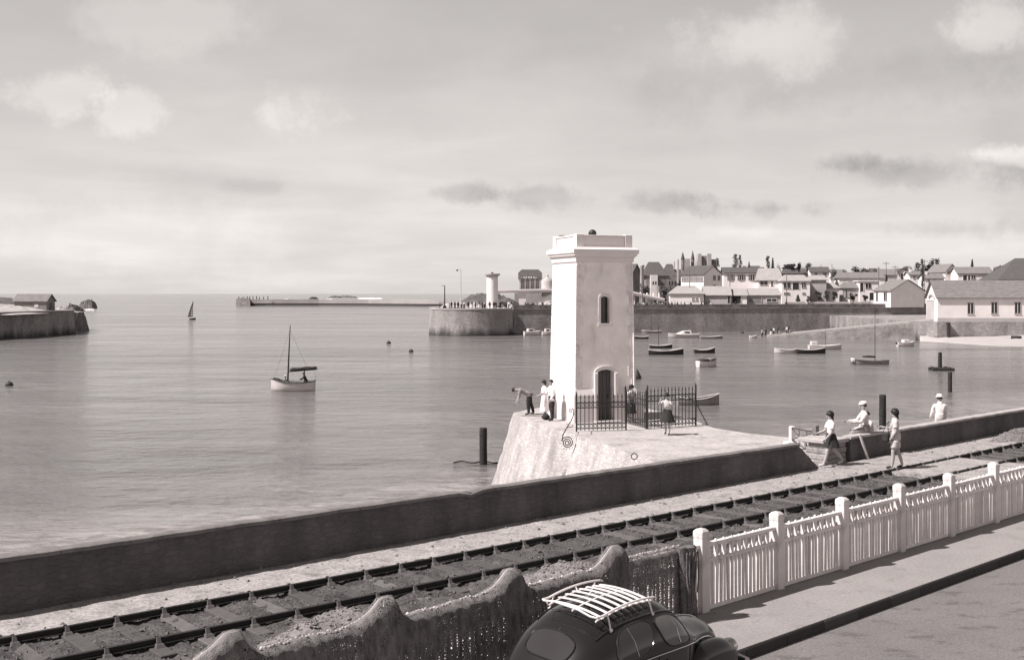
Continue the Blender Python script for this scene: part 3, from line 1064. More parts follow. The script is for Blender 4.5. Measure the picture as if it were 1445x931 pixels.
wf = win.build('window', M_WHITE, TW, fix=True)
MB().bx(-.2, .2, -1.13, -1.112, 4.14, 5.28).build('pane', M_GLASS, wf)
fr = MB()
fr.bx(-.2, -.165, -1.165, -1.132, 4.14, 5.26).bx(.165, .2, -1.165, -1.132, 4.14, 5.26).bx(-.165, .165, -1.16, -1.131, 4.62, 4.655).bx(-.165, .165, -1.16, -1.131, 4.14, 4.18)
fr.build('sash', M_DOOR, wf)
# quoins, alternately long and short, a little proud of the plaster
M_QUOIN = mat('quoin_plaster', 0.76, 0.88, 0.1, 1.5, bump=0.2, bscale=10, spots=(0.40, 2.6, 0.52, 0.74))
qz = ZB + .02
k = 0
while qz < ZT - .30:
    qh = .43
    for cx, cy in ((-1, -1), (1, -1), (-1, 1), (1, 1)):
        la, lb = (.34, .21) if (k + (cx > 0)) % 2 == 0 else (.21, .34)
        q0, q1 = [], []
        for z, dst in ((qz, q0), (qz + qh - .02, q1)):
            h = hw(z) + .022
            x0, x1 = cx * h, cx * (h - la)
            y0, y1 = cy * h, cy * (h - lb)
            pts = [(x0, y0, z), (x1, y0, z), (x1, y1, z), (x0, y1, z)]
            if cx * cy < 0:
                pts = pts[::-1]
            dst.extend(pts)
        MB().hexa(q0, q1).build('quoin', M_QUOIN, TW, bevel=.008, fix=True)
    qz += qh
    k += 1
# mouldings, cornice, parapet
MB().hexa(sq(HT + .05, ZT - .08), sq(HT + .08, ZT + .12)).build('frieze', M_WHITE, TW, bevel=.01)
MB().loft([sq(HT + .09, ZT + .123), sq(HT + .17, ZT + .20), sq(HT + .17, ZT + .25), sq(HT + .23, ZT + .30), sq(HT + .23, ZT + .46), sq(HT + .10, ZT + .53)]).build('cornice', M_WHITE, TW, bevel=.006)
PZ0, PZ1 = ZT + .533, ZT + 1.09
hp = 1.30
par = TW
MB().bx(-hp, hp, -hp, hp, PZ0 - .02, PZ0 + .06).build('roof_slab', M_WHITE, TW)
for cx in (-1, 1):
    for cy in (-1, 1):
        MB().bx(min(cx * hp, cx * (hp - .34)), max(cx * hp, cx * (hp - .34)), min(cy * hp, cy * (hp - .34)), max(cy * hp, cy * (hp - .34)), PZ0 + .062, PZ1).build('parapet_pier', M_WHITE, TW, bevel=.012)
for rz in range(4):
    m = Matrix.Rotation(rz * math.pi / 2, 3, 'Z')
    b = MB()
    b.box(m @ Vector((0, -hp + .13, (PZ0 + .062 + PZ1 - .09) / 2)), (2 * hp - .70, .16, PZ1 - .09 - PZ0 - .062), rz * math.pi / 2)
    b.box(m @ Vector((0, -hp + .13, PZ1 - .055)), (2 * hp - .69, .24, .065), rz * math.pi / 2)
    b.build('parapet_panel', M_WHITE, TW, bevel=.008)
bl = MB()
bl.lathe([(.16, 0), (.16, .1), (.08, .14), (.08, .22)], 12, (.02, .0, PZ0 + .05))
bl.ball((.02, .0, PZ0 + .66), .18, 14)
bl.lathe([(.05, .2), (.05, .5)], 8, (.02, .0, PZ0 + .05))
bl.build('roof_light', M_IRON, TW, smooth=True)
MB().bx(-1.2, -.98, .55, .9, PZ0 + .05, PZ1 + .035).build('roof_hatch', M_IRON, TW, bevel=.02)
MB().tube([(1.29, -1.46, 1.5), (1.31, -1.36, 4), (1.27, -1.34, 6.7)], .022, 6).build('down_pipe', M_STUCCO, TW)
# low bench wall joined to the plinth right of the door
MB().bx(PH + .003, PH + .33, -PH + .05, PH - .3, -.3, 1.12).build('bench_wall', M_WHITE, TW, bevel=.03)

# ---- wrought iron railings round the tower
def railing(p0, p1, label, h=1.45, step=.168, tall=.0):
    p0, p1 = Vector(p0), Vector(p1)
    d = p1 - p0
    L = Vector((d.x, d.y, 0)).length
    t = thing('iron_railing', label, 'railing', p0, math.atan2(d.y, d.x), 'spiked iron railings round the tower')
    n = max(2, int(L / step))
    bar = MB().box((0, 0, h * .5 - .02), (.024, .024, h - .10))
    bar.hexa([(-.028, -.01, h - .14), (.028, -.01, h - .14), (.028, .01, h - .14), (-.028, .01, h - .14)], [(-.003, -.003, h + .02), (.003, -.003, h + .02), (.003, .003, h + .02), (-.003, .003, h + .02)])
    bar.box((0, 0, h - .30), (.06, .03, .05))
    bme = bar.mesh('bar', M_IRON)
    post = MB().box((0, 0, h * .5 - .05), (.05, .05, h + .10))
    post.hexa([(-.03, -.03, h), (.03, -.03, h), (.03, .03, h), (-.03, .03, h)], [(-.004, -.004, h + .14), (.004, -.004, h + .14), (.004, .004, h + .14), (-.004, .004, h + .14)])
    pme = post.mesh('post', M_IRON)
    for i in range(n + 1):
        link('post' if i in (0, n) else 'bar', pme if i in (0, n) else bme, t, (L * i / n, 0, 0))
    for z in (h - .32, h - .52, .30, .12):
        MB().bx(0, L, -.014, .014, z - .018, z + .018).build('rail', M_IRON, t)
    ring = MB()
    for z in (h - .42, .21):
        for i in range(n):
            c = Vector((L * (i + .5) / n, 0, z))
            ring.tube([c + Vector((math.cos(q) * .06, 0, math.sin(q) * .06)) for q in [j * math.pi / 4 for j in range(8)]], .009, 4, closed=True)
    ro = ring.build('ring_ornament', M_IRON, t)
    ro['kind'] = 'stuff'
    return t
railing((2.52, 44.30, MZ), (4.50, 44.75, MZ), 'iron railing in front of the tower door, beside the big scroll')
railing((4.72, 47.2, MZ), (5.35, 45.25, MZ), 'short iron railing running back to the tower right of the door')
railing((5.40, 45.20, MZ), (7.52, 46.40, MZ), 'iron railing at the right of the tower behind the walking woman', 1.62)
# scroll guards on the mole's edges
def scroll(name, label, pts_fn, loc, rz):
    t = thing(name, label, 'iron scroll', loc, rz)
    return t
sc = thing('iron_scroll', 'spiral iron scroll with thorns hanging over the edge of the mole', 'iron scroll', (2.40, 43.16, MZ), R(8))
stem = []
for i in range(46):                  # large spiral at the bottom
    a = -math.pi * .1 - i / 45 * 2 * math.pi * 2.6
    r = .03 + .20 * (1 - i / 45)
    stem.append(Vector((-.30 + math.cos(a + math.pi) * r * 1.0, 0, -.26 + math.sin(a + math.pi) * r)))
rod = [Vector((-.50, 0, -.22)), Vector((-.47, 0, .02)), Vector((-.32, 0, .30)), Vector((-.14, 0, .58)), Vector((-.05, 0, .80)), Vector((-.06, 0, .92))]
topc = []
for i in range(26):
    a = i / 25 * 2 * math.pi * 1.6
    r = .10 * (1 - i / 27)
    topc.append(Vector((-.16 + math.cos(a) * r, 0, .94 + math.sin(a) * r)))
MB().tube(stem, .021, 6).build('spiral', M_IRON, sc)
MB().tube(rod, .021, 6).build('stem', M_IRON, sc)
MB().tube(topc, .015, 6).build('curl', M_IRON, sc)
th = MB()
for i in range(9):
    a = math.pi * .75 + i / 8 * math.pi * 1.15
    c, e = Vector((-.30 + math.cos(a) * .225, 0, -.26 + math.sin(a) * .225)), Vector((-.30 + math.cos(a) * .31, 0, -.26 + math.sin(a) * .31))
    th.tube([c, e], [.010, .002], 5)
for f in range(5):
    p = rod[1].lerp(rod[4], f / 4)
    th.tube([p, p + Vector((-.09, 0, .05))], [.010, .002], 5)
th.build('thorns', M_IRON, sc)
MB().tube([(-.32, 0, .30), (.02, .5, .28), (.12, 1.1, .28)], .014, 5).tube([(-.06, 0, .85), (.05, .5, .9), (.12, 1.1, .95)], .014, 5).build('bracket', M_IRON, sc)
s2 = thing('iron_scroll', 'thorned iron guard rod slanting down at the right end of the railing', 'iron scroll', (7.55, 46.2, MZ), R(20))
rod2 = [Vector((0, 0, .86)), Vector((.10, 0, .66)), Vector((.26, 0, .38)), Vector((.42, 0, .12)), Vector((.50, 0, -.03))]
MB().tube(rod2, .02, 6).tube([(0, 0, .86), (-.04, 0, .80)], .018, 6).build('stem', M_IRON, s2)
t2 = MB()
for i in range(7):
    p = rod2[0].lerp(rod2[4], (i + .5) / 7)
    t2.tube([p, p + Vector((.10, 0, .05))], [.010, .002], 5)
t2.tube([(.20, 0, 0), (.32, 0, .10), (.42, 0, .05)], .012, 5)
t2.build('thorns', M_IRON, s2)
# mooring ring on the mole
rg = thing('mooring_ring', 'small iron mooring ring set in the pale slope of the mole', 'ring', G(895, 648, MZ))
MB().tube([(math.cos(q) * .10, 0, .10 + math.sin(q) * .10) for q in [i * math.pi / 6 for i in range(12)]], .018, 6, closed=True).build('ring', M_IRON, rg, smooth=True)

# ================================================================== WHITE CONCRETE FENCE
SP = 2.05
FEN = thing('concrete_fence', 'white concrete picket fence along the pavement with square posts', 'fence', FR(0, 0, 0), math.pi / 2 - FA)
post = MB()
post.loft([[(x * h, y * h, z) for x, y in ((-1, -1), (1, -1), (1, 1), (-1, 1))] for h, z in ((.095, -.3), (.090, 1.16), (.095, 1.17), (.095, 1.26), (.055, 1.30))])
pme = post.mesh('post', M_CONC, bevel=.008)
def picket_mesh(h):
    w, d = .021, .027
    return MB().loft([[(-w, -d, .03), (w, -d, .03), (w, d, .03), (-w, d, .03)], [(-w, -d, h - .04), (w, -d, h - .04), (w, d, h - .04), (-w, d, h - .04)],
                      [(-w * .4, -d * .4, h), (w * .4, -d * .4, h), (w * .4, d * .4, h), (-w * .4, d * .4, h)]]).mesh('picket', M_CONC)
tall, short = picket_mesh(1.088), picket_mesh(.875)
rme = {}
for nm, z, hh, dd in (('top_rail', 1.03, .062, .08), ('middle_rail', .79, .058, .08), ('bottom_rail', .035, .06, .07)):
    rme[nm] = (MB().bx(.097, SP - .097, -dd / 2, dd / 2, z - hh / 2, z + hh / 2).mesh(nm, M_CONC, bevel=.006))
NB0, NB1 = -6, 11
for i in range(NB0, NB1 + 1):
    o = link('post', pme, FEN, (i * SP + random.uniform(-.012, .012), 0, random.uniform(-.012, .012)))
    o.rotation_euler = (random.uniform(-.008, .008), random.uniform(-.008, .008), random.uniform(-.02, .02))
    if i == NB1:
        break
    for nm in rme:
        o = link(nm, rme[nm], FEN, (i * SP, random.uniform(-.004, .004), random.uniform(-.004, .004)))
    n = 18
    for k in range(n):
        x = i * SP + .097 + (SP - .194) * (k + .75) / (n + .5)
        o = link('picket', tall if k % 2 == 0 else short, FEN, (x + random.uniform(-.004, .004), random.uniform(-.004, .004), random.uniform(-.008, .008)))
        o.rotation_euler = (random.uniform(-.010, .010), random.gauss(0, .009), random.uniform(-.06, .06))

# ---- fishing nets hung over the left part of the fence
NET = thing('fishing_net', 'dark fishing net with cork floats draped over the left fence posts', 'fishing net', FR(0, 0, 0), math.pi / 2 - FA)
NX0, NX1 = -12.2, -0.62
def net_top(x):
    i = round(x / SP)
    d = x - i * SP
    a = abs(d)
    if x > -SP * 1.0 + .22:
        base = 1.115
        pk = 0.0
    else:
        base = 1.06 + .04 * nz(x, 5, 1.1, 6) + .02 * nz(x, 5, 3.0, 6)
        w = .62 if d < 0 else .30
        pk = 1.0 if a < .085 else max(0.0, 1 - (a - .085) / w) ** (2.3 if d < 0 else 2.8)
    return base + (1.33 - base) * pk + 0.012 * nz(x, 0, 5.0, 2)
us = frange(NX0, -1.90, .035)
vs = [i / 22 for i in range(23)]
def net_pt(x, v):
    t = net_top(x)
    # v runs from the back hem over the top edge and down the front
    hem = .05 + .05 * nz(x, 3, 2.0, 5)
    w = .055 + .05 * nz(x, 1, 3.2, 4) * 1.0 + .030 * math.sin(x * 11 + 6 * nz(x, 0, 1.1)) + .03 * nz(x, 2, 9.0, 1) + .014 * math.cos(2 * math.pi * x / .207)
    near_post = max(0, 1 - abs(x - round(x / SP) * SP) / .22)
    if v < 0.12:
        q = v / .12
        return (x, .10 + .01 * math.sin(x * 9), t - .22 * (1 - q))
    if v < 0.2:
        q = (v - .12) / .08
        return (x, .10 - q * .20, t + .012 * math.sin(q * math.pi))
    q = (v - .2) / .8
    fold = w * min(1, q * 2.4)
    return (x + .02 * nz(x, q * 4, 3, 8), -.104 - max(0, .04 + fold) - .02 * near_post, t - (t - hem) * q ** .95)
net = grid_sheet(net_pt, us, vs)
net.build('net_sheet', M_NET, NET, smooth=True, angle=80, fix=True)
grid_sheet(net_pt, frange(-1.90, NX1, .035), vs).build('thin_net_sheet', M_NETSHEER, NET, smooth=True, angle=80, fix=True)
ck = MB()
x = NX0 + .1
while x < NX1:
    i = round(x / SP)
    if abs(x - i * SP) > .30 or x > -SP + .2:
        t = net_top(x)
        ck.ball((x, -.03 + random.uniform(-.02, .02), t + .018 + random.uniform(-.008, .01)), .019, 8, 0, .7)
    x += random.uniform(.035, .06)
ck.tube([(q, -.03, net_top(q) + .008) for q in frange(NX0, NX1, .06)], .022, 5)
o = ck.build('cork_line', M_CORK, NET, smooth=True)
o['kind'] = 'stuff'
# pale net cloth stretched over each post top
for i in ():
    c = grid_sheet(lambda u, v: (i * SP + u, (-.135 if v > .5 else .115) if v not in (.5,) else 0, net_top(i * SP + u) + (.02 if .2 < v < .8 else -.05 - .05 * abs(u))), frange(-.36, .16, .04), (0, .25, .75, 1))
    c.build('post_cover', M_NETPALE, NET, smooth=True, angle=80)
# thick hanging roll of net beside the first bare bay
bd = thing('net_roll', 'thick dark roll of net hanging from the fence beside the car roof', 'fishing net', FR(0, 0, 0), math.pi / 2 - FA)
rings = []
for z in frange(.03, 1.14, .07):
    rings.append([(-.62 + (.15 + .05 * (1.1 - z) + .035 * nz(z, 0, 3) + .022 * math.sin(a * 7 + z * 3)) * math.cos(a) + .04 * nz(z, a, 2.2, 3), -.19 + (.10 + .03 * math.sin(a * 5 + z * 2) + .02 * nz(z, a * 3, 4)) * math.sin(a), z + .05 * nz(a, z, 1.7, 2) * (1 if z > .9 else 0)) for a in [j * math.pi / 12 for j in range(24)]])
MB().loft(rings).build('net_bundle', M_NET, bd, smooth=True, angle=80)
for k_ in range(5):
    MB().tube([(-.74 + .06 * k_ + .02 * nz(z, k_, 2), -.31 - .02 * math.sin(z * 5 + k_), z) for z in frange(.05 + .1 * k_, 1.08, .12)], .014, 6).build('hanging_rope', M_NET, bd, smooth=True)

# ================================================================== FAR SHORE
QZ, QTOP = 1.35, 2.45         # quay ground, parapet top
def qline(px):                # depth of the far quay wall for a photo column
    return 252 + (px - 724) * 33 / 576

# land behind the quay, one gently rising sheet
def land_pt(px, t):
    Y0 = qline(px) + 0.6
    Y = Y0 + t * t * 900
    x = (px - CX) / F * Y
    z = QZ + (0.0 if t < .12 else (t - .12) * 4.5) + (0.5 * nz(x, Y, .03) if t > .12 else 0)
    return (x, Y, z)
land = grid_sheet(land_pt, frange(726, 2300, 18), frange(0, 1, .04))
structure(land.build('far_land', M_LAND, smooth=True, angle=80))

quay = thing('quay_wall', 'long grey stone quay wall with parapet across the harbour', 'quay wall', P(724, 471, 252))
ql = quay.location.copy()
m, par, led = MB(), MB(), MB()
a, b_ = P(724, 414, qline(724)), P(1318, 414, qline(1318))
dv = (b_ - a)
dv.z = 0
L = dv.length
dv.normalize()
nv = Vector((dv.y, -dv.x, 0))
def qp(s, o, z):
    return Vector((a.x, a.y, 0)) + dv * s + nv * o + Vector((0, 0, z)) - ql
m.loft([[qp(s, .8 + .12 * nz(s, 0, .2), -5), qp(s, .05, QZ), qp(s, -.6, QZ), qp(s, -.6, -5)] for s in frange(0, L, 4)])
m.build('masonry', M_QUAY, quay)
par.loft([[qp(s, .02, QZ + .1), qp(s, 0, QTOP + .05 * nz(s, 0, .5)), qp(s, -.5, QTOP + .05 * nz(s, 0, .5)), qp(s, -.5, QZ - .1)] for s in frange(0, L, 2.5)])
par.build('parapet', mat('quay_parapet', 0.22, .95, .45, .35, spots=(.10, .8, .5, .65)), quay)
led.loft([[qp(s, .22, QZ - .02), qp(s, .22, QZ + .18), qp(s, -.2, QZ + .18), qp(s, -.2, QZ - .02)] for s in (0, L)])
led.build('ledge', M_QUAYTOP, quay)

# round pier head
pc = Vector(((665.5 - CX) * 249 / F, 249, 0))
ph = thing('pier_head', 'rounded stone pier head with pale top across the water', 'pier', (pc.x, pc.y, 0))
RB, RT, PTZ = 9.35, 8.75, 1.50
NS = 56
rr = []
for z, r in ((-5, RB + .1), (-3.6, RB), (-2, RB - .25), (0, RB - .45), (PTZ, RT)):
    rr.append([(r * math.cos(q) * (1 + .004 * nz(q, z, 3)), r * math.sin(q), z) for q in [2 * math.pi * j / NS for j in range(NS)]])
MB().loft(rr).build('masonry', M_QUAY, ph, smooth=True)
MB().lathe([(RT + .12, 0), (RT + .12, .28), (RT - .5, .30), (RT - .5, 0)], NS, (0, 0, PTZ + .004)).build('coping', M_COPE, ph, smooth=True)
MB().lathe([(RT - .4, 0), (RT - .4, .12)], NS, (0, 0, PTZ + .01)).build('deck', M_QUAYTOP, ph)
# quay body behind the pier head up to the wall corner
bd2 = MB()
bd2.prism([(-9.0, 249), (0.2, 251.4), (2.0, 262), (4, 300), (-6, 320), (-22, 300), (-17.5, 258)], -5, PTZ - .02)
structure(bd2.build('pier_ground', M_QUAYTOP))
# surf-washed rocks and dunes beyond
def mound(name, px0, px1, ytop, Y, depth, m, base=-4.0, seed=0.0, label=None, cat='dune', amp=.3, sharp=1.0):
    x0, x1 = (px0 - CX) * Y / F, (px1 - CX) * Y / F
    zt = CAMZ - (ytop - HY) * Y / F
    def f(u, v):
        e = max(0, 1 - abs(2 * u - 1) ** 2.2) * max(0, 1 - abs(2 * v - 1) ** 2.0)
        x = x0 + (x1 - x0) * u
        y = Y + depth * (v - .25)
        n_ = 1 - min(.9, amp * abs(1.6 * nz(x, y, 1.2 / max(1, (x1 - x0) * .2), seed)) + amp * abs(nz(x, y, 4.0 / max(1, (x1 - x0) * .2), seed)))
        return (x, y, base + (zt - base) * (e ** sharp) * n_)
    o = grid_sheet(f, frange(0, 1, .03), frange(0, 1, .05)).build(name, m, smooth=True, angle=60)
    if label:
        tag(o, label, cat)
    return structure(o)
mound('dune', 640, 736, 410.5, 272, 24, M_LAND, 0.5, 1.2, amp=.22, sharp=.6)
mound('dune', 612, 668, 425, 262, 18, M_PALEROCK, 0.5, 2.2, amp=.15)
mound('dune', 754, 832, 411, 276, 26, M_LAND, 1.0, 3.1, amp=.1)
for i, (x0, x1, yt, YY) in enumerate(((655, 684, 425, 256), (700, 718, 424.5, 257), (706, 728, 425, 262), (719, 737, 424.5, 259), (756, 770, 425, 260), (762, 786, 423, 261))):
    mound('rock', x0, x1, yt, YY, 6, M_PALEROCK, 0.8, i * 1.7, amp=.22)

# white viaduct: deck on piers behind the pier head and behind the tower, sloping down at its right end
via = thing('viaduct', 'long white concrete footbridge on piers behind the pier', 'bridge', P(800, 430, 300))
vl = via.location.copy()
vt = [(700, 408.5), (760, 407.5), (840, 407.5), (893, 411), (938, 421)]
def vp(px, py, o):
    p = P(px, py, 300 if px < 850 else 296)
    return p + Vector((0, o, 0)) - vl
MB().loft([[vp(x, y, 0), vp(x, y + 2.2, 0), vp(x, y + 2.2, 4), vp(x, y, 4)] for x, y in vt]).build('parapet', M_HWHITE, via)
MB().loft([[vp(x, y + 2.0, .3), vp(x, y + 5.2, .3), vp(x, y + 5.2, 3.7), vp(x, y + 2.0, 3.7)] for x, y in vt]).build('deck', M_HWHITE, via)
for x, w in ((737, 12), (800, 10), (850, 9)):
    MB().loft([[vp(x - w * .5, 411, .6), vp(x + w * .5, 411, .6), vp(x + w * .5, 411, 3.4), vp(x - w * .5, 411, 3.4)], [vp(x - w * .36, 432, .6), vp(x + w * .36, 432, .6), vp(x + w * .36, 432, 3.4), vp(x - w * .36, 432, 3.4)]]).build('pier', M_HWHITE, via)
for x in (896, 905, 914, 923, 931):
    MB().loft([[vp(x - .5, 413, 1), vp(x + .5, 413, 1), vp(x + .5, 413, 2), vp(x - .5, 413, 2)], [vp(x - .5, 432, 1), vp(x + .5, 432, 1), vp(x + .5, 432, 2), vp(x - .5, 432, 2)]]).build('post', M_HWHITE, via)

# lighthouse drum on the pier
lp = P(694.7, 436, 257)
lh = thing('lighthouse_drum', 'plain white cylindrical beacon with flared cap on the pier head', 'beacon', (lp.x, lp.y, PTZ))
MB().lathe([(1.42, -.2), (1.40, .5), (1.30, .6), (1.26, 7.1), (1.26, 7.3)], 28).build('drum', M_WHITE, lh, smooth=True, angle=30)
MB().lathe([(1.27, 7.2), (1.35, 7.45), (1.72, 7.62), (1.80, 7.80), (1.80, 7.95), (1.2, 8.0)], 28).build('cap', M_HGREY, lh, smooth=True, angle=30)
MB().lathe([(.25, 8.0), (.25, 8.25), (.05, 8.32)], 10).build('lamp', M_IRON, lh, smooth=True)

def lamp_post(px, ytop, Y, z0, label, arm=-1):
    p = P(px, 430, Y)
    zt = CAMZ - (ytop - HY) * Y / F
    t = thing('lamp_post', label, 'lamp post', (p.x, p.y, z0))
    h = zt - z0
    MB().lathe([(.16, -.1), (.16, .8), (.10, .9), (.07, h)], 8).build('pole', M_HGREY, t, smooth=True)
    MB().tube([(0, 0, h - .05), (arm * .3, 0, h + .08), (arm * .8, 0, h - .05)], .05, 6).build('arm', M_HGREY, t)
    MB().lathe([(.05, 0), (.26, -.12), (.24, -.30), (.05, -.36)], 10, (arm * .8, 0, h - .04)).build('lantern', M_IRON, t, smooth=True)
lamp_post(650.3, 380, 254, PTZ, 'tall lamp post with one hooked lantern on the pier head')

mast = thing('signal_mast', 'short dark mast beside a box at the tip of the pier head', 'mast', (P(627.5, 430, 247).x, 247, PTZ))
MB().lathe([(.14, -.1), (.10, 5.0), (.04, 5.3)], 8).build('pole', M_IRON, mast, smooth=True)
MB().bx(-.7, .0, -.05, .05, 5.1, 5.18).build('crosspiece', M_IRON, mast)
cb = thing('winch_frame', 'dark open frame box at the left tip of the pier head', 'frame', (P(627.5, 430, 246).x, 246.2, PTZ))
for x in (-1.05, 1.0):
    for y in (-.4, .4):
        MB().bx(x - .06, x + .06, y - .06, y + .06, 0, 1.45).build('leg', M_IRON, cb)
MB().bx(-1.15, 1.1, -.5, .5, 1.453, 1.52).build('top', M_IRON, cb)
MB().bx(-.4, .35, -.3, .3, .1, .85).build('winch', M_IRON, cb, bevel=.08)

# pavilion with curved roof, and round tank on the viaduct level
pv = thing('pavilion', 'small pavilion with arched front and big dark curved roof', 'pavilion', (P(748, 407, 306).x, 306, CAMZ - (407.5 - HY) * 306 / F))
pz = pv.location.z
W2 = 15.0 * 306 / F
MB().bx(-W2, W2, 0, 5, -4, 2.9).build('wall', M_HGREY, pv)
for k in range(9):
    x = -W2 + .25 + k * (2 * W2 - .5) / 8
    MB().bx(x - .13, x + .13, -.35, -.02, 0, 2.9 + .9 * max(0, 1 - (x / W2) ** 2) - .3).build('post', M_GREYWOOD if k % 2 else M_HGREY, pv)
prof = []
for i in range(13):
    u = -1 + i / 6
    prof.append((u * (W2 + .35), 2.45 + .95 * (1 - u * u) ** .5))
rf = MB()
top = [(-(W2 + .35), 4.3), (-(W2 - .6), 5.2), ((W2 - .6), 5.2), ((W2 + .35), 4.3)]
poly = prof + top[::-1]
rf.loft([[(x, -.7, z) for x, z in poly], [(x * .98, 5.6, z) for x, z in poly]])
rf.build('roof', M_ROOFMID, pv, fix=True)
tk = thing('water_tank', 'round grey tank with dome beside the white tower', 'tank', (P(773, 407, 300).x, 303, CAMZ - (408 - HY) * 303 / F))
MB().lathe([(1.55, -2), (1.55, 2.1), (1.45, 2.3), (.8, 2.9), (.3, 3.3), (.3, 3.8), (.05, 4.0)], 20).build('drum', M_HGREY, tk, smooth=True, angle=35)

# ---- houses
def face_t(C, d, px):
    """length along d from C at which the point falls in photo column px"""
    k = (px - CX) / F
    return (k * C.y - C.x) / (d.x - k * d.y)

def house(name, label, xl, xc, xr, yb, ye, yr, Y, yaw=20, ridge='x', LL=None, LR=None, mats=None, wins=(), over=.35, base=None, hip=0.0, chim=(), cat='house', group='houses across the harbour'):
    """corner column xc; left face reaches xl, right face reaches xr. ye / yr eave and ridge rows (at the near corner)"""
    mw, mr = mats or (M_HWHITE, M_ROOFMID)
    mwl = mw
    C = P(xc, HY, Y)
    C.z = 0
    if 0 <= yaw <= 8:
        yaw = -7
    a_ = R(yaw)
    u, v = Vector((math.cos(a_), math.sin(a_), 0)), Vector((-math.sin(a_), math.cos(a_), 0))
    LR_ = LR if LR is not None else face_t(C, u, xr)
    LL_ = LL if LL is not None else face_t(C, v, xl)
    zb = base if base is not None else CAMZ - (yb - HY) * Y / F
    ze = CAMZ - (ye - HY) * Y / F
    zr = CAMZ - (yr - HY) * Y / F
    t = thing(name, label, cat, (C.x, C.y, zb), a_, group)
    he, hr = ze - zb, zr - zb
    # walls (with gables)
    m_ = MB()
    if ridge == 'x':
        prof = [(0, -1), (0, he), (LL_ / 2, hr if hip == 0 else he), (LL_, he), (LL_, -1)]
        m_.loft([[(x, y, z) for y, z in prof] for x in (0, LR_)])
    elif ridge == 'y':
        prof = [(0, -1), (0, he), (LR_ / 2, hr if hip == 0 else he), (LR_, he), (LR_, -1)]
        m_.loft([[(x, y, z) for x, z in prof] for y in (0, LL_)])
    else:
        m_.bx(0, LR_, 0, LL_, -1, he)
    m_.build('wall', mw, t, fix=True)
    # roof slabs
    th = .16
    r_ = MB()
    if ridge in 'xy':
        W_, L_ = (LL_, LR_) if ridge == 'x' else (LR_, LL_)
        sl = (hr - he) / (W_ / 2)
        for sgn in (0, 1):
            def pt(w, l, dz):
                z = he + sl * min(w, W_ - w) + dz
                return (l, w, z) if ridge == 'x' else (w, l, z)
            w0, w1 = (-over, W_ / 2) if sgn == 0 else (W_ + over, W_ / 2)
            hx = hip * L_
            q = [(w0, -over), (w0, L_ + over), (w1, L_ + over - hx), (w1, -over + hx)]
            r_.hexa([pt(w, l, .02) for w, l in q], [pt(w, l, .02 + th) for w, l in q])
        if hip:
            for e in (0, 1):
                hx = hip * L_
                l0, l1 = (-over, -over + hx) if e == 0 else (L_ + over, L_ + over - hx)
                q = [(-over, l0), (W_ / 2, l1), (W_ + over, l0)]
                r_.hexa([pt(w, l, .021) for w, l in q], [pt(w, l, .02 + th) for w, l in q])
    else:
        r_.bx(-over, LR_ + over, -over, LL_ + over, he + .002, he + .22)
    r_.build('roof', mr, t, fix=True)
    for cx_, cy_, hh in chim:
        MB().bx(cx_ * LR_ - .35, cx_ * LR_ + .35, cy_ * LL_ - .3, cy_ * LL_ + .3, he - .2, hr + hh).build('chimney', mw, t)
    for w in wins:
        fc, x0, x1, y0, y1 = w[:5]
        kind = w[5] if len(w) > 5 else 'window'
        d = u if fc == 'R' else v
        t0, t1 = face_t(C, d, x0), face_t(C, d, x1)
        if t0 > t1:
            t0, t1 = t1, t0
        tm = (t0 + t1) / 2
        Yw = C.y + d.y * tm
        z1, z0 = CAMZ - (y0 - HY) * Yw / F - zb, CAMZ - (y1 - HY) * Yw / F - zb
        def bxf(b, a0, a1, c0, c1, o0, o1):
            if fc == 'R':
                b.bx(a0, a1, -o1, -o0, c0, c1)
            else:
                b.bx(-o1, -o0, a0, a1, c0, c1)
            return b
        fw = .09
        if kind == 'window' or kind == 'shutter':
            b = MB()
            bxf(b, t0 - fw, t0, z0, z1, .002, .09)
            bxf(b, t1, t1 + fw, z0, z1, .002, .09)
            bxf(b, t0 - fw, t1 + fw, z1, z1 + fw, .002, .09)
            bxf(b, t0 - fw - .06, t1 + fw + .06, z0 - fw, z0, .002, .16)
            wo = b.build('window', M_HWHITE if mw is not M_HWHITE else M_HGREY, t)
            bxf(MB(), t0, t1, z0, z1, .003, .035).build('pane', M_GLASS, wo)
            b2 = bxf(MB(), tm - .04, tm + .04, z0, z1, .036, .06)
            b2.build('glazing_bar', M_HWHITE, wo)
            if kind == 'shutter':
                sw = (t1 - t0) * .42
                bxf(MB(), t0 - fw - sw, t0 - fw - .02, z0, z1, .01, .07).build('shutter', M_GREYWOOD, wo)
                bxf(MB(), t1 + fw + .02, t1 + fw + sw, z0, z1, .01, .07).build('shutter', M_GREYWOOD, wo)
        else:
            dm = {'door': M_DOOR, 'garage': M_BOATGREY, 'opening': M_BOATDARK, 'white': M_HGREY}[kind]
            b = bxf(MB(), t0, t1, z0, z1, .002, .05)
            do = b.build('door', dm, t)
            b = MB()
            bxf(b, t0 - .12, t0 - .002, z0, z1, .002, .12)
            bxf(b, t1 + .002, t1 + .12, z0, z1, .002, .12)
            bxf(b, t0 - .12, t1 + .12, z1 + .002, z1 + .14, .002, .12)
            b.build('frame', mw, do)
    return t

Wn = 'R'
HW_, HG_ = M_HWHITE, M_HGREY
# gabled two storey house
house('house', 'two storey house with long white window front and grey gable', 961, 993, 1019, 428, 387, 375, 300, 42, 'y', mats=(HW_, M_ROOF),
      wins=[('L', 962.5 + i * 3.4, 964.6 + i * 3.4, 391, 397) for i in range(9)] + [('R', 1006.5, 1009.5, 389, 395.5), ('R', 1013, 1016, 389, 395.5), ('R', 1006.5, 1009.5, 402, 408)])
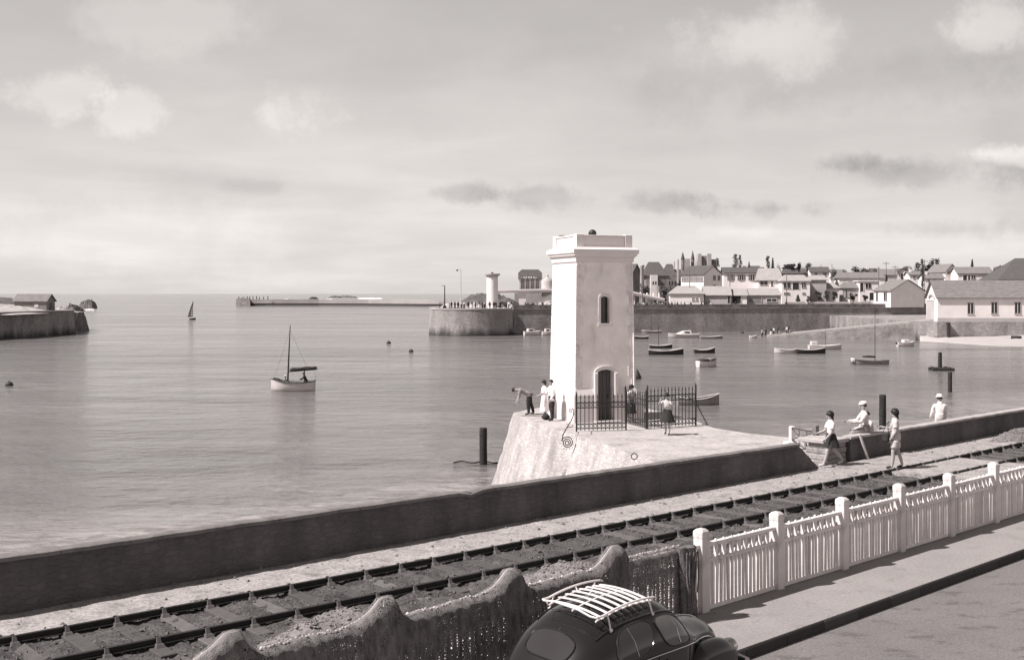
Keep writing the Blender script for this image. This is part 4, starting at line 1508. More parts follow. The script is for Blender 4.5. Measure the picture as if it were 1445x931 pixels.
# long white two storey
house('house', 'long two storey white house with shuttered windows and dark roof', 1020, 1021, 1083, 428, 385, 377.5, 312, 3, 'x', LL=9, mats=(HW_, M_ROOF),
      wins=[('R', 1029, 1034, 388, 395.5, 'shutter'), ('R', 1043.5, 1049, 388, 395.5, 'shutter'), ('R', 1059, 1064.5, 388, 395.5, 'shutter'), ('R', 1072, 1078, 387.5, 389.5)], chim=[(.985, .3, .3)])
house('house', 'white house with broad pale hipped roof above the garages', 1068, 1070, 1104, 428, 395, 379, 304, 4, 'x', LL=9, mats=(HW_, M_ROOFPALE), hip=.12,
      wins=[('R', 1073, 1083, 397, 402), ('R', 1088, 1091, 397, 404, 'door')])
house('house', 'white villa with porch steps and pale hipped roof', 1102, 1103, 1143, 427, 396.5, 388.5, 296, 6, 'x', LL=8, mats=(HW_, M_ROOFPALE), hip=.2,
      wins=[('R', 1106, 1115.5, 399, 406.5), ('R', 1118.5, 1127.5, 399, 408.5, 'opening'), ('R', 1131.5, 1137, 399, 405.5), ('R', 1106.5, 1114, 413, 414.8), ('R', 1132.5, 1136, 413, 414.8)])
house('house', 'grey side wing joined to the white porch villa', 1142, 1143.5, 1166, 427, 395, 389, 299, 6, 'x', LL=7, mats=(HG_, M_ROOFPALE), hip=.1)
house('house', 'dark roofed white house peeping over the porch villa roofs', 1142, 1144, 1170, 428, 384, 377, 345, 4, 'x', LL=8, mats=(HW_, M_ROOF), wins=[('R', 1150, 1153, 385.5, 389), ('R', 1162, 1166, 385.5, 389)])
# waterfront sheds
house('warehouse', 'low white warehouse with pale hipped roof behind the quay crowd', 943, 945, 993, 428, 414.5, 404, 281, 8, 'x', LL=12, mats=(HW_, M_ROOFPALE), hip=.28, cat='warehouse',
      wins=[('R', 977, 979.3, 420, 424), ('R', 982, 984.3, 420, 424), ('R', 988.5, 991, 420, 424)])
house('warehouse', 'gabled pale shed with small dark doorway beside the garages', 985, 994, 1031, 428, 416.5, 404.5, 283, 6, 'x', LL=11, mats=(HG_, M_ROOFPALE), cat='warehouse', wins=[('R', 1027, 1030, 417.5, 427, 'opening')])
house('garage', 'low shed with wide dark open bay on the quay', 1030, 1031, 1054, 428, 417, 408, 284, 3, 'x', LL=10, mats=(HW_, M_ROOFPALE), cat='garage', wins=[('R', 1033, 1045.5, 417.3, 427.6, 'opening')])
house('garage', 'low grey garage with closed wide door on the quay', 1052, 1054.5, 1102, 428, 416.5, 407.5, 285, 3, 'x', LL=9, mats=(HG_, M_ROOFPALE), cat='garage', hip=.06,
      wins=[('R', 1057, 1074.5, 420.3, 427, 'garage'), ('R', 1082, 1096, 421.5, 425.5)])
house('bungalow', 'low bungalow with pale hip roof behind a dark hedge', 1147, 1148, 1184, 428, 406.5, 399.5, 300, 3, 'x', LL=9, mats=(HW_, M_ROOFPALE), hip=.2, cat='house')
house('bungalow', 'grey hip roofed bungalow with narrow white gable end', 1178, 1189, 1213, 428, 406.5, 399, 304, 5, 'x', LL=8, mats=(HG_, M_ROOFMID), hip=.25, cat='house', wins=[('R', 1190, 1199, 407, 420, 'white'), ('R', 1193.2, 1195.4, 409, 420, 'opening')])
house('house', 'modern flat roofed white house with large square window', 1211, 1213, 1240, 428, 397, 396, 302, 4, 'f', LL=8, mats=(HW_, HW_),
      wins=[('R', 1221.5, 1229, 400, 406.5), ('R', 1213.8, 1218.3, 399.5, 411, 'opening'), ('R', 1227, 1233, 413, 423, 'opening')], cat='house')
house('house', 'long low white house with grey roof behind the flat roofed one', 1183, 1184, 1249, 428, 392.5, 384.5, 345, 2, 'x', LL=9, mats=(HW_, M_ROOFMID), hip=.05, wins=[('R', 1197, 1209, 398, 400.5)])
house('house', 'wide gabled house with pale blank gable wall beside the boathouse', 1233, 1257, 1304, 428, 410, 395, 280, 24, 'y', mats=(M_HWHITE, M_ROOFMID), cat='house',
      wins=[('L', 1236.5, 1239, 412.5, 424), ('L', 1247.5, 1251.5, 412.5, 424)])
house('house', 'small white gable end rising between trees at right', 1264, 1265, 1283, 428, 384.5, 379, 370, 3, 'y', LL=12, mats=(HW_, M_ROOF), wins=[('R', 1269, 1272, 386, 389)])
house('house', 'white gabled house with tiled porch roof behind the boathouse', 1331, 1334, 1352, 440, 383, 373, 330, 12, 'y', LL=9, mats=(HW_, M_ROOFMID), wins=[('R', 1337, 1339, 383, 387), ('R', 1345, 1347, 381, 386)])
house('house', 'long low white house with dark porch openings behind the boathouse', 1350, 1352, 1401, 440, 386, 377, 322, 4, 'x', LL=9, mats=(HW_, M_ROOFMID), wins=[('R', 1359, 1364.5, 388.5, 396, 'opening'), ('R', 1366, 1369, 388.5, 396, 'opening'), ('R', 1371, 1376, 389, 393)])
house('house', 'large house with steep dark hipped roof at the right edge', 1408, 1410, 1520, 440, 394, 364, 300, 3, 'x', LL=18, mats=(M_HBRICK, M_ROOF), hip=.36)
house('house', 'brown house half hidden behind the gabled white front house', 1104, 1106, 1142, 428, 386, 380, 352, 3, 'x', LL=8, mats=(M_HBRICK, M_ROOF), hip=.08)
house('house', 'grey roofed house behind the hedge trees at centre right', 1240, 1242, 1266, 428, 388, 380, 360, 2, 'x', LL=8, mats=(HG_, M_ROOFMID))

# boathouse at the right
BZ = -0.33
house('boathouse', 'long white boathouse with arched gable door and dark roof', 1304, 1323, 1500, 454, 418.5, 396.5, 215, -3, 'x', mats=(M_HWHITE, M_ROOFMID), over=.42, base=BZ, cat='boathouse', group=None,
      LL=6.6, LR=27,
      wins=[('R', 1365.5, 1373.5, 427.5, 442.5), ('R', 1399, 1407, 427, 442), ('R', 1432, 1440, 427, 442), ('L', 1308.2, 1319, 424, 451.5, 'white')])
bh = [o for o in col.objects if o.name.startswith('boathouse')][0]
ar = MB()
for i in range(8):
    a0, a1 = math.pi * i / 8, math.pi * (i + 1) / 8
    q = [(3.3 + math.cos(a) * r_, 4.35 + math.sin(a) * k) for a, r_, k in ((a0, 1.25, .62), (a0, 1.75, .95), (a1, 1.75, .95), (a1, 1.25, .62))]
    ar.hexa([(-.26, y, z) for y, z in q], [(-.002, y, z) for y, z in q])
ar.build('door_arch', M_HGREY, bh, fix=True)
MB().bx(-.02, 27.02, -.06, -.003, -.2, .7).build('base_band', M_HGREY, bh)

# right-hand quay, beach, slipway
rq = thing('boathouse_quay', 'grey stone quay wall under the boathouse with a dark slot', 'quay wall', P(1310, 454, 214))
rl = rq.location.copy()
c0 = P(1296, HY, 216); c1 = P(1322, HY, 213.2); c2 = P(1700, HY, 214)
base = [(c0.x, c0.y + 10), (c0.x, c0.y), (c1.x, c1.y), (c2.x, c2.y), (c2.x + 20, 330), (c0.x, 330)]
MB().hexa([(x - rl.x, y - rl.y - (.5 if y < 217 else 0), -5 - rl.z) for x, y in base], [(x - rl.x, y - rl.y, BZ - rl.z) for x, y in base]).build('masonry', M_QUAY, rq)
MB().bx(P(1336, 414, 213).x - rl.x, P(1339, 414, 213).x - rl.x, -1.7, -.2, -5 - rl.z, BZ - .1 - rl.z).build('slot', M_BOATDARK, rq)
def beach(px, t):
    Y = 214.5 - t * 26 * min(1, max(0.02, (px - 1296) / 110))
    p = P(px, HY, Y)
    z = (-3.0 + max(0, (px - 1400) / 100) * .6) * (1 - t) + (-4.25) * t + .05 * nz(p.x, p.y, .3)
    return (p.x, p.y, z)
structure(grid_sheet(beach, frange(1298, 1640, 9), frange(0, 1, .07)).build('beach', M_SAND, smooth=True, angle=80))
def slip_edge(px):            # crest of the ramp
    f = (px - 1076) / (1316 - 1076)
    Y = 233 - 16 * f
    z = -4.15 + (BZ + 4.15) * max(0, f) ** .92
    p = P(px, HY, Y)
    return Vector((p.x, p.y, z))
slip = MB()
rows = []
for px in frange(1070, 1318, 5):
    c = slip_edge(px)
    jit = .12 * nz(px, 0, .2)
    rows.append([(c.x, c.y + 14, -4.6), (c.x, c.y + 4.5, c.z + .2), (c.x, c.y + 1.2, c.z + .05 + jit * .4), (c.x, c.y, c.z - .10 + jit), (c.x, c.y - .9, min(c.z - 1.2, -3.4) + jit), (c.x, c.y - 1.6, -4.5), (c.x, c.y - 2.6, -5.2), (c.x, c.y + 14, -5.2)])
structure(slip.loft(rows).build('slipway_rubble', M_ROCK))
sp_ = MB()
rows = []
for px in frange(1085, 1318, 6):
    c = slip_edge(px)
    rows.append([(c.x, c.y + 3.6, c.z + .33), (c.x, c.y + .5, c.z + .28), (c.x, c.y + .5, c.z - .2), (c.x, c.y + 3.6, c.z - .2)])
structure(sp_.loft(rows).build('slipway', M_PATH))

# white garden wall on the quay
gw = thing('garden_wall', 'low white garden wall along the far quay', 'wall', P(1110, 427, 292))
gl0 = gw.location.copy()
a, b_ = P(1108, 427, 291), P(1236, 427, 296)
dd = b_ - a
dd.z = 0
LG = dd.length
ang = math.atan2(dd.y, dd.x)
gw.rotation_euler = (0, 0, ang)
gw.location = (a.x, a.y, QZ)
k = 0
while k * 3.0 < LG - 3:
    MB().bx(k * 3.0 + .003, k * 3.0 + 2.997, -.15, .15, -.2, 1.45 + .1 * (k % 2)).build('panel', M_HWHITE, gw)
    if k % 4 == 2:
        MB().bx(k * 3.0 - .25, k * 3.0 + .25, -.28, .28, -.2, 2.1).build('pier', M_HWHITE, gw)
    k += 1
MB().bx(0, LG, -.5, .5, -1.2, -.203).build('footing', M_HGREY, gw)

# mansion with turrets
mn = thing('mansion', 'dark turreted mansion with steep roofs on the skyline', 'mansion', P(958, 428, 350), 0)
mo = mn.location.copy()
def mpx(px, py, Y=350):
    return P(px, py, Y) - mo
def mbox(nm, x0, x1, y0, y1, Y, dep, m):
    p, q = mpx(x0, y0, Y), mpx(x1, y1, Y)
    MB().bx(p.x, q.x, p.y, p.y + dep, q.z, p.z).build(nm, m, mn)
def mroof(x0, x1, y0, y1, Y, dep, m, inset=.35):
    p, q = mpx(x0, y0, Y), mpx(x1, y1, Y)
    w = (q.x - p.x) * inset
    MB().hexa([(p.x - .3, p.y - .3, q.z), (q.x + .3, p.y - .3, q.z), (q.x + .3, p.y + dep, q.z), (p.x - .3, p.y + dep, q.z)],
              [(p.x + w, p.y + dep * .45, p.z), (q.x - w, p.y + dep * .45, p.z), (q.x - w, p.y + dep * .55, p.z), (p.x + w, p.y + dep * .55, p.z)]).build('roof', m, mn)
def turret(px, hwid, ytop, yeave, Y, m=None):
    p, q = mpx(px, ytop, Y), mpx(px, yeave, Y)
    r = hwid * Y / F
    MB().lathe([(r, mpx(px, 428, Y).z), (r, q.z)], 12, (p.x, p.y, 0)).build('turret', m or M_HBRICK, mn, smooth=True)
    MB().lathe([(r * 1.15, q.z), (.04, p.z)], 12, (p.x, p.y, 0)).build('spire', M_ROOF, mn, smooth=True)
mbox('wall', 912, 958, 388, 428, 352, 12, M_HBRICK)
mroof(909, 942, 369, 389, 352, 11, M_ROOF, .28)
mroof(938, 957, 372, 389, 353, 10, M_ROOF, .3)
mbox('gable_block', 918, 928, 388, 420, 350.5, 3, HW_)
mbox('wall', 955, 1008, 380, 428, 362, 12, M_HBRICK)
mbox('tower_block', 985, 990, 358, 400, 358, 4, HG_)
mbox('tower_block', 998, 1004, 358, 400, 358, 4, HG_)
mbox('tower_block', 990.2, 997.8, 361, 400, 359, 4, M_HBRICK)
mbox('tower_block', 968, 974, 365, 400, 357, 4, HG_)
mbox('tower_block', 1004.3, 1012, 366, 400, 360, 4, M_HBRICK)
turret(963.5, 2.6, 355.5, 366, 358)
turret(977.5, 2.4, 353.5, 366, 359)
mbox('chimney', 956, 958.2, 366, 400, 351, 1.2, HG_)
mbox('chimney', 951, 952.5, 369, 380, 354, 1, HG_)
for x in (921, 924.6, 944, 948, 952, 962, 980):
    mbox('window', x, x + 2, 397, 402, 349.6 if x < 955 else 361.6, .3, M_BOATDARK)
chh = thing('tall_chimney', 'tall pale chimney shaft left of the mansion roofs', 'chimney', P(906, 428, 338))
MB().lathe([(.75, -1), (.55, 10.6), (.75, 10.9), (.75, 11.4), (.4, 11.5)], 12).build('shaft', HG_, chh, smooth=True)
house('house', 'dark house with pale gable trim just right of the tower', 885, 893, 904, 428, 384, 373, 340, 25, 'y', mats=(M_HBRICK, M_ROOF))
mbox('wing', 930, 945, 403, 428, 345, 6, M_HBRICK)

# ---- trees
def tree(px, ytop, ybase, wpx, Y, kind, label, leaf=M_LEAF, n=800, base=None, group='trees behind the quay'):
    p = P(px, ybase, Y)
    zb = base if base is not None else min(p.z, QZ + 2)
    h = CAMZ - (ytop - HY) * Y / F - zb
    w = wpx * Y / F / 2
    t = thing('tree', label, 'tree', (p.x, p.y, zb), random.uniform(0, 6), group)
    vis = (ybase - ytop) * Y / F
    tr = MB()
    tr.tube([(0, 0, -.3), (random.uniform(-.1, .1), 0, h * .4), (random.uniform(-.2, .2), .1, h * .8)], [max(.12, w * .10), max(.09, w * .07), .03], 6)
    for k in range(4):
        a = random.uniform(0, 6.28)
        z = h * random.uniform(.35, .7)
        tr.tube([(0, 0, z), (math.cos(a) * w * .55, math.sin(a) * w * .55, z + h * .14)], [max(.06, w * .05), .02], 5)
    tr.build('trunk', M_BARK, t)
    cr = MB()
    z0 = max(h - vis, h * .18)
    if kind == 'column':
        cl = [(random.uniform(-.3, .3) * w, random.uniform(-.3, .3) * w, z0 + (h - z0) * (i + .5) / 9, w * (1.0 - .55 * abs(i / 8 - .4)) * random.uniform(.7, 1.05), (h - z0) / 9) for i in range(9)]
    elif kind == 'cone':
        cl = [(0, 0, z0 + (h - z0) * (i + .4) / 8, w * (1 - i / 8.5), (h - z0) / 8) for i in range(8)]
    else:
        cl = []
        for i in range(11):
            a, r_ = random.uniform(0, 6.28), random.uniform(.1, .75)
            f = random.uniform(.15, .85)
            cl.append((math.cos(a) * w * r_, math.sin(a) * w * r_, z0 + (h - z0) * f, w * random.uniform(.3, .5), (h - z0) * .22))
    ls = max(.16, w * .12)
    for i in range(n):
        c = random.choice(cl)
        d = Vector((random.gauss(0, 1), random.gauss(0, 1), random.gauss(0, 1))).normalized() * random.uniform(.35, 1.02)
        q = Vector((c[0] + d.x * c[3], c[1] + d.y * c[3], min(c[2] + d.z * c[4], h)))
        a1 = Vector((random.gauss(0, 1), random.gauss(0, 1), random.gauss(0, 1))).normalized()
        a2 = a1.orthogonal().normalized()
        s1, s2 = ls * random.uniform(.6, 1.4), ls * random.uniform(.5, 1.1)
        cr.add([q - a1 * s1, q + a2 * s2 * .6, q + a1 * s1, q - a2 * s2 * .6], [(0, 1, 2, 3)])
    cr.build('crown', leaf, t)
    return t
tree(1037.5, 359, 384, 10, 330, 'column', 'taller left one of the two poplars over the long white roof')
tree(1045, 360, 384, 6, 332, 'column', 'narrower right one of the two poplars over the long white roof')
tree(1057, 369.5, 384, 4.5, 334, 'cone', 'small pointed tree right of the poplar pair')
tree(1083.5, 361.5, 384, 7.5, 338, 'column', 'taller poplar above the white chimney')
tree(1090.5, 364, 384, 7, 338, 'cone', 'pointed tree touching the poplar above the white chimney')
tree(1127.5, 370, 384, 8, 350, 'round', 'small round tree on the skyline left of a wider one')
tree(1141.5, 370, 384, 13, 352, 'round', 'wider round tree on the skyline beside the dark roof')
tree(1115, 373, 384, 26, 356, 'round', 'low flat tree mass on the skyline above the pale hipped roof')
tree(1210, 374, 396, 20, 365, 'round', 'bushy tree over the long low roof at centre right')
tree(1222, 378, 396, 12, 368, 'round', 'small bush tree right of the bushy one over the long roof')
tree(1251, 388, 402, 6, 300, 'cone', 'small cone shaped tree on the left above the gabled house roof', base=QZ)
tree(1273, 385, 402, 6, 300, 'cone', 'small cone shaped tree on the right above the gabled house roof', base=QZ)
tree(1281, 372, 396, 16, 375, 'round', 'left tree of the dark clump near the white gable')
tree(1292, 370, 396, 18, 372, 'round', 'middle tree of the dark clump near the white gable')
tree(1313, 365, 398, 26, 368, 'round', 'biggest dark round tree behind the boathouse ridge', n=700)
tree(1302, 366, 404, 7, 300, 'column', 'slim dark cypress in front of the round tree clump', base=QZ)
tree(1326, 376, 396, 12, 366, 'round', 'small tree at the right end of the dark clump')
tree(1407, 371, 392, 14, 320, 'round', 'dark bushy tree left of the big hipped roof')
tree(1417, 374, 390, 16, 322, 'round', 'dark spreading tree touching the big hipped roof')
tree(1372, 366, 384, 8, 380, 'cone', 'pointed tree top behind the long porch house')
tree(910, 398, 428, 20, 330, 'round', 'grey bushy tree in front of the mansion left of the masts', leaf=M_LEAF2, n=600)
tree(935, 404, 428, 24, 326, 'round', 'wide grey bushy tree below the mansion gable', leaf=M_LEAF2, n=600)
tree(950, 398, 428, 14, 328, 'round', 'tall grey bushy tree beside the white window front', leaf=M_LEAF2, n=500)
tree(1012, 362, 378, 9, 366, 'round', 'tree crown just right of the mansion towers')
for q_, (px, yt, w, kd, dsc) in enumerate(((1060, 374.5, 12, 'round', 'low tree top between the poplar pair and the white chimney'), (1100, 371, 10, 'round', 'round tree right of the poplars above the white chimney'),
        (1157, 374, 10, 'round', 'tree top behind the dark roof on the skyline'), (1178, 378, 14, 'round', 'low tree mass right of the dark roof on the skyline'), (1192, 380, 12, 'round', 'small grey tree over the long low roof, left end'),
        (1236, 379, 12, 'round', 'tree top behind the plain pole'), (1338, 377, 10, 'round', 'tree pressed against the white gabled house'), (1382, 376, 12, 'round', 'tree between the porch house and the big hipped roof'),
        (898, 378, 14, 'round', 'tree top just right of the tower by the dark house'), (944, 384, 12, 'round', 'tree among the mansion roofs'), (984, 366, 10, 'round', 'tree between the mansion spires and blocks'))):
    tree(px, yt, 400, w, 372 - q_, kd, dsc)
hedges = [(1156, 409, 12, 'left'), (1168, 408.5, 12, 'middle'), (1178, 410, 9, 'right')]
for px, yt, w, nm in hedges:
    tree(px, yt, 424, w, 296, 'round', nm + ' dark shrub of the hedge before the low bungalow', n=420, base=QZ)
tree(1204, 414, 424, 14, 297, 'round', 'dark shrub in front of the grey bungalow', base=QZ)
tree(1221, 416, 424, 9, 297, 'round', 'dark shrub in front of the flat roofed house', base=QZ)
tree(1126, 416, 425, 8, 293, 'cone', 'small conical shrub by the porch steps', base=QZ)
tree(1141, 418, 425, 8, 292, 'round', 'low shrub behind the white garden wall near the villa', base=QZ, leaf=M_LEAF2)

# utility poles
def pole(px, ytop, Y, label, cross=False):
    p = P(px, 428, Y)
    t = thing('utility_pole', label, 'utility pole', (p.x, p.y, QZ), 0, 'poles among the far houses')
    h = CAMZ - (ytop - HY) * Y / F - QZ
    MB().lathe([(.13, -.5), (.08, h)], 8).build('shaft', M_GREYWOOD, t, smooth=True)
    if cross:
        MB().bx(-.9, .9, -.06, .06, h - .6, h - .45).build('crossarm', M_GREYWOOD, t)
pole(1240, 376, 298, 'plain pole left of the tallest pole by the flat roofed house')
pole(1250.5, 369, 303, 'tallest pole above the flat roofed house', True)
pole(1263, 374.5, 340, 'distant pole left of the small white gable', True)
pole(1030, 378, 290, 'thin pale pole before the long white house')
pole(973, 381, 285, 'thin pole across the white window front')
pole(1304.5, 366, 297, 'pale pole in front of the slim cypress', True)
pole(1174, 372, 360, 'faint pole right of the dark roof on the skyline')
pole(1011, 368, 345, 'thin pole right of the mansion towers')
pole(906.5, 393, 283, 'slim white flagpole near the footbridge end')
pole(1110, 379, 288, 'thin pole in front of the porch villa')

# ---- left jetty
lj = thing('left_jetty', 'dark stone jetty with pale top at the left edge', 'jetty', (-97, 240, 0))
jl = lj.location.copy()
e0, e1 = G(-260, 497, WATER), G(115.5, 470.5, WATER)
dj = (e1 - e0)
dj.z = 0
LJ = dj.length
dj.normalize()
nj = Vector((dj.y, -dj.x, 0))
JT = 1.14
def jp(s, o, z):
    q = Vector((e0.x, e0.y, 0)) + dj * s + nj * o
    return Vector((q.x, q.y, z)) - jl
outl = [(0, 0), (LJ * .3, 0), (LJ * .6, 0), (LJ - 6, .1), (LJ - 2, -.3), (LJ - .4, -1.6), (LJ, -4), (LJ, -14), (LJ - 2, -17), (0, -40)]
MB().loft([[jp(s, o, -5) for s, o in outl], [jp(s - (.3 if s > LJ - 3 else 0), o - (.35 if o > -2 else 0), JT) for s, o in outl]]).build('masonry', M_QUAY, lj)
MB().loft([[jp(s - .0, o - .1, JT + .004) for s, o in outl], [jp(s, o - .15, JT + .22) for s, o in outl]]).build('coping', M_COPE, lj)
mound('dune', -160, 46, 427.5, 232, 40, M_PALEROCK, 0.8, 4.0, amp=.2)
mound('dune', -120, 26, 417.5, 262, 40, M_LAND, 0.8, 6.0, amp=.15)
house('shed', 'low shed with dark roof on the left jetty', 20, 66, 73, 436, 424.6, 415.8, 250, -18, 'x', LL=5.2, LR=None, mats=(HG_, M_ROOF), base=1.0, cat='shed', group=None) if False else None
shd = thing('shed', 'low shed with long dark roof on the left jetty', 'shed', (P(20, 436, 244).x, 244, 1.1), R(-6))
LS, WS, HE, HR = 7.3, 3.6, 2.3, 3.65
MB().loft([[(x, 0, -.3), (x, 0, HE), (x, WS / 2, HR), (x, WS, HE), (x, WS, -.3)] for x in (0, LS)]).build('wall', M_HBRICK, shd, fix=True)
for a0, a1 in ((-.3, WS / 2), (WS + .3, WS / 2)):
    z0 = HE - .3 * (HR - HE) / (WS / 2)
    MB().hexa([(-.3, a0, z0 + .03), (LS + .3, a0, z0 + .03), (LS + .3, a1, HR + .03), (-.3, a1, HR + .03)], [(-.3, a0, z0 + .16), (LS + .3, a0, z0 + .16), (LS + .3, a1, HR + .16), (-.3, a1, HR + .16)]).build('roof', M_ROOFMID, shd, fix=True)
MB().bx(LS + .003, LS + .06, 1.2, 2.4, 0, 1.9).build('door', M_DOOR, shd)
MB().bx(4.6, 5.5, -.06, -.003, .9, 1.6).build('window', M_BOATWHITE, shd)
for i, (x0, x1, yt, YY) in enumerate(((74, 92, 432, 258), (86, 108, 428.5, 275), (90, 101, 424.5, 285), (104, 112, 431, 268))):
    mound('rock', x0, x1, yt, YY, 9, M_ROCK if i else M_PALEROCK, -4.2 if i > 1 else .6, i * 2.3, amp=.28, sharp=.7)
for i, (x0, x1, yt, YY) in enumerate(((112, 122, 423.5, 695), (117, 131, 421.3, 686), (126, 132, 424, 680))):
    mound('rock', x0, x1, yt, YY, 9, M_ROCK, -4.3, 9 + i * 2.3, amp=.22, sharp=.35)
fm = MB()
for i in range(60):
    p = G(random.uniform(104, 132), random.uniform(433, 440), WATER + .05)
    fm.ball((p.x, p.y, WATER + .02), random.uniform(.3, 1.0), 7, 0, .25, .3)
tag(fm.build('surf', M_FOAM), 'white surf breaking on the rocks past the left jetty', 'surf', kind='stuff')

# ---- far breakwater
bw_ = thing('breakwater', 'long low breakwater closing the harbour mouth on the horizon', 'breakwater', (P(470, 431, 823).x, 823, 0))
bl0 = bw_.location.copy()
def bp_(px, Y, z):
    p = P(px, HY, Y)
    return Vector((p.x, Y, z)) - bl0
seg = [(333, 826), (380, 824), (450, 822), (520, 812), (580, 790), (640, 765)]
MB().loft([[bp_(x, Y, -2.3), bp_(x, Y, .75 + .15 * nz(x, 0, .2)), bp_(x, Y + 7, .75 + .15 * nz(x, 0, .2)), bp_(x, Y + 7, -2.3)] for x, Y in seg]).build('wall', mat('pale_breakwater', 0.34, .95, .2, .05), bw_)
MB().loft([[bp_(x, Y - 1.4, -5), bp_(x, Y - .5, -2.9 + .3 * nz(x, 3, .3)), bp_(x, Y + 6, -2.3), bp_(x, Y + 6, -5)] for x, Y in seg]).build('weed_foot', M_BOATDARK, bw_)
MB().loft([[bp_(x, 820, -5), bp_(x, 820, z), bp_(x, 832, z), bp_(x, 832, -5)] for x, z in ((333, -2), (334, 1.4), (344, 1.8), (352, 1.3), (353, -2))]).build('head', M_PALEROCK, bw_)
for x in (337, 341.5, 344, 349, 352.5, 357, 362, 366, 372, 378):
    q = bp_(x, 822.5, .7)
    MB().bx(q.x - .25, q.x + .25, q.y - .2, q.y + .2, q.z, q.z + random.uniform(1.6, 2.4)).build('bollard', M_BOATDARK, bw_)
fm = MB()
for (xa, xb, Y, k) in ((385, 470, 1500, 18), (600, 612, 900, 6), (545, 575, 1250, 8), (505, 535, 1900, 8)):
    for i in range(k):
        x = random.uniform(xa, xb)
        p = P(x, HY, Y * random.uniform(.95, 1.05))
        fm.add([(p.x - 8, p.y, WATER), (p.x + 9, p.y - 1, WATER), (p.x + 4, p.y + 1, WATER + random.uniform(.7, 1.6)), (p.x - 4, p.y + 1, WATER + random.uniform(.6, 1.5))], [(0, 1, 2, 3)])
tag(fm.build('surf', M_FOAM), 'lines of white surf beyond the breakwater', 'surf', kind='stuff')
for i, (x0, x1, yt, YY) in enumerate(((463, 480, 416.4, 2300), (474, 497, 416.1, 2400), (486, 502, 417, 2250), (436, 444, 418, 1800))):
    mound('islet', x0, x1, yt, YY, 60, M_ROCK, -5.0, i * 3.3, amp=.6, sharp=.5)
for (xl, xr, ye, yr, Y, mr_, lb) in ((1050, 1072, 381, 375.5, 372, M_ROOF, 'dark roof ridge peeping behind the long white house'), (1172, 1192, 386, 380.5, 378, M_ROOFMID, 'small grey roofed house right of the dark skyline roof'),
                                      (1222, 1242, 384, 379, 384, M_ROOF, 'dark roof behind the plain pole and the tallest pole'), (1283, 1302, 388, 383, 352, M_ROOFMID, 'grey roof at the foot of the dark tree clump'),
                                      (1304, 1332, 393, 386.5, 318, M_ROOFMID, 'low grey roof just above the left end of the boathouse'), (1120, 1140, 382, 377.5, 366, M_ROOFMID, 'grey roof below the round skyline trees')):
    house('house', lb, xl, xl + 1, xr, 428, ye, yr, Y, 3, 'x', LL=8, mats=(HW_, mr_), wins=[('R', xl + 6, xl + 8.5, ye + 2, ye + 5), ('R', xl + 13, xl + 15.5, ye + 2, ye + 5)], chim=[(.2, .4, .8)])

# ================================================================== BOATS, PILES, BUOYS
def hull_rings(L, W, D, sheer=.25, stern=.62, draft=.22, inset=0.0, n=13):
    """cross sections from stern (x=-L/2) to bow; open topped"""
    rings = []
    for i in range(n):
        t = i / (n - 1)
        x = -L / 2 + L * t + (.06 * L * (t ** 6))
        w = W / 2 * (stern + (1 - stern) * math.sin(min(t / .45, 1) * math.pi / 2)) if t < .45 else W / 2 * math.cos(((t - .45) / .55) ** 1.9 * math.pi / 2)
        w = max(w - inset, .012)
        zt = D + sheer * (t - .4) ** 2 * 2.2 - inset * .0
        zb = -draft + inset * 1.4 + .12 * t ** 5 * D
        sec = []
        for a, h in ((1.0, 1.0), (.97, .66), (.86, .34), (.56, .08), (0.0, 0.0), (-.56, .08), (-.86, .34), (-.97, .66), (-1.0, 1.0)):
            k = a if abs(a) == 1 else a * (1 - .25 * t ** 3)
            sec.append((x - inset * (1 if t > .9 else 0), w * k, zb + (zt - zb) * h))
        rings.append(sec)
    return rings

def boat_base(name, label, px, py, lpx, yaw, W=None, D=.42, hull=M_BOATDARK, inside=M_BOATIN, trim=M_BOATWHITE, sheer=.3, stern=.62, thw=3, L=None, group='boats in the harbour', deck=False):
    p = G(px, py, WATER)
    L = L or lpx * p.y / F / max(.35, abs(math.cos(R(yaw))))
    W = W or L * .32
    t = thing(name, label, 'boat', (p.x, p.y, WATER), R(yaw), group)
    o = hull_rings(L, W, D, sheer, stern)
    m = MB()
    m.loft(o, closed=False, caps=False)
    m.add(o[0], [tuple(range(len(o[0])))])
    m.build('hull', hull, t, smooth=True, angle=50)
    if not deck:
        i_ = hull_rings(L * .965, W, D, sheer, stern, .14, .05)
        m = MB()
        m.loft([r[::-1] for r in i_], closed=False, caps=False)
        m.add(i_[0][::-1], [tuple(range(9))])
        m.build('lining', inside, t, smooth=True, angle=50)
    g = MB()
    for e in (0, 8):
        g.tube([(q[e][0], q[e][1], q[e][2]) for q in o], .045, 6)
    g.tube([o[0][0], o[0][8]], .045, 6)
    g.build('gunwale', trim, t, smooth=True)
    for k in range(thw):
        f = (k + .8) / (thw + .6)
        j = int(f * 12)
        r = o[j]
        MB().bx(r[0][0] - .13, r[0][0] + .13, -r[0][1] * .93, r[0][1] * .93, r[0][2] - .17, r[0][2] - .12).build('thwart', inside, t)
    if deck:
        dk = MB()
        pts = [q[0] for q in o] + [q[8] for q in o[::-1]]
        dk.add([(a, b_ * .98, c - .03) for a, b_, c in pts], [tuple(range(len(pts)))])
        dk.build('deck', inside, t)
    return t, L, W, D

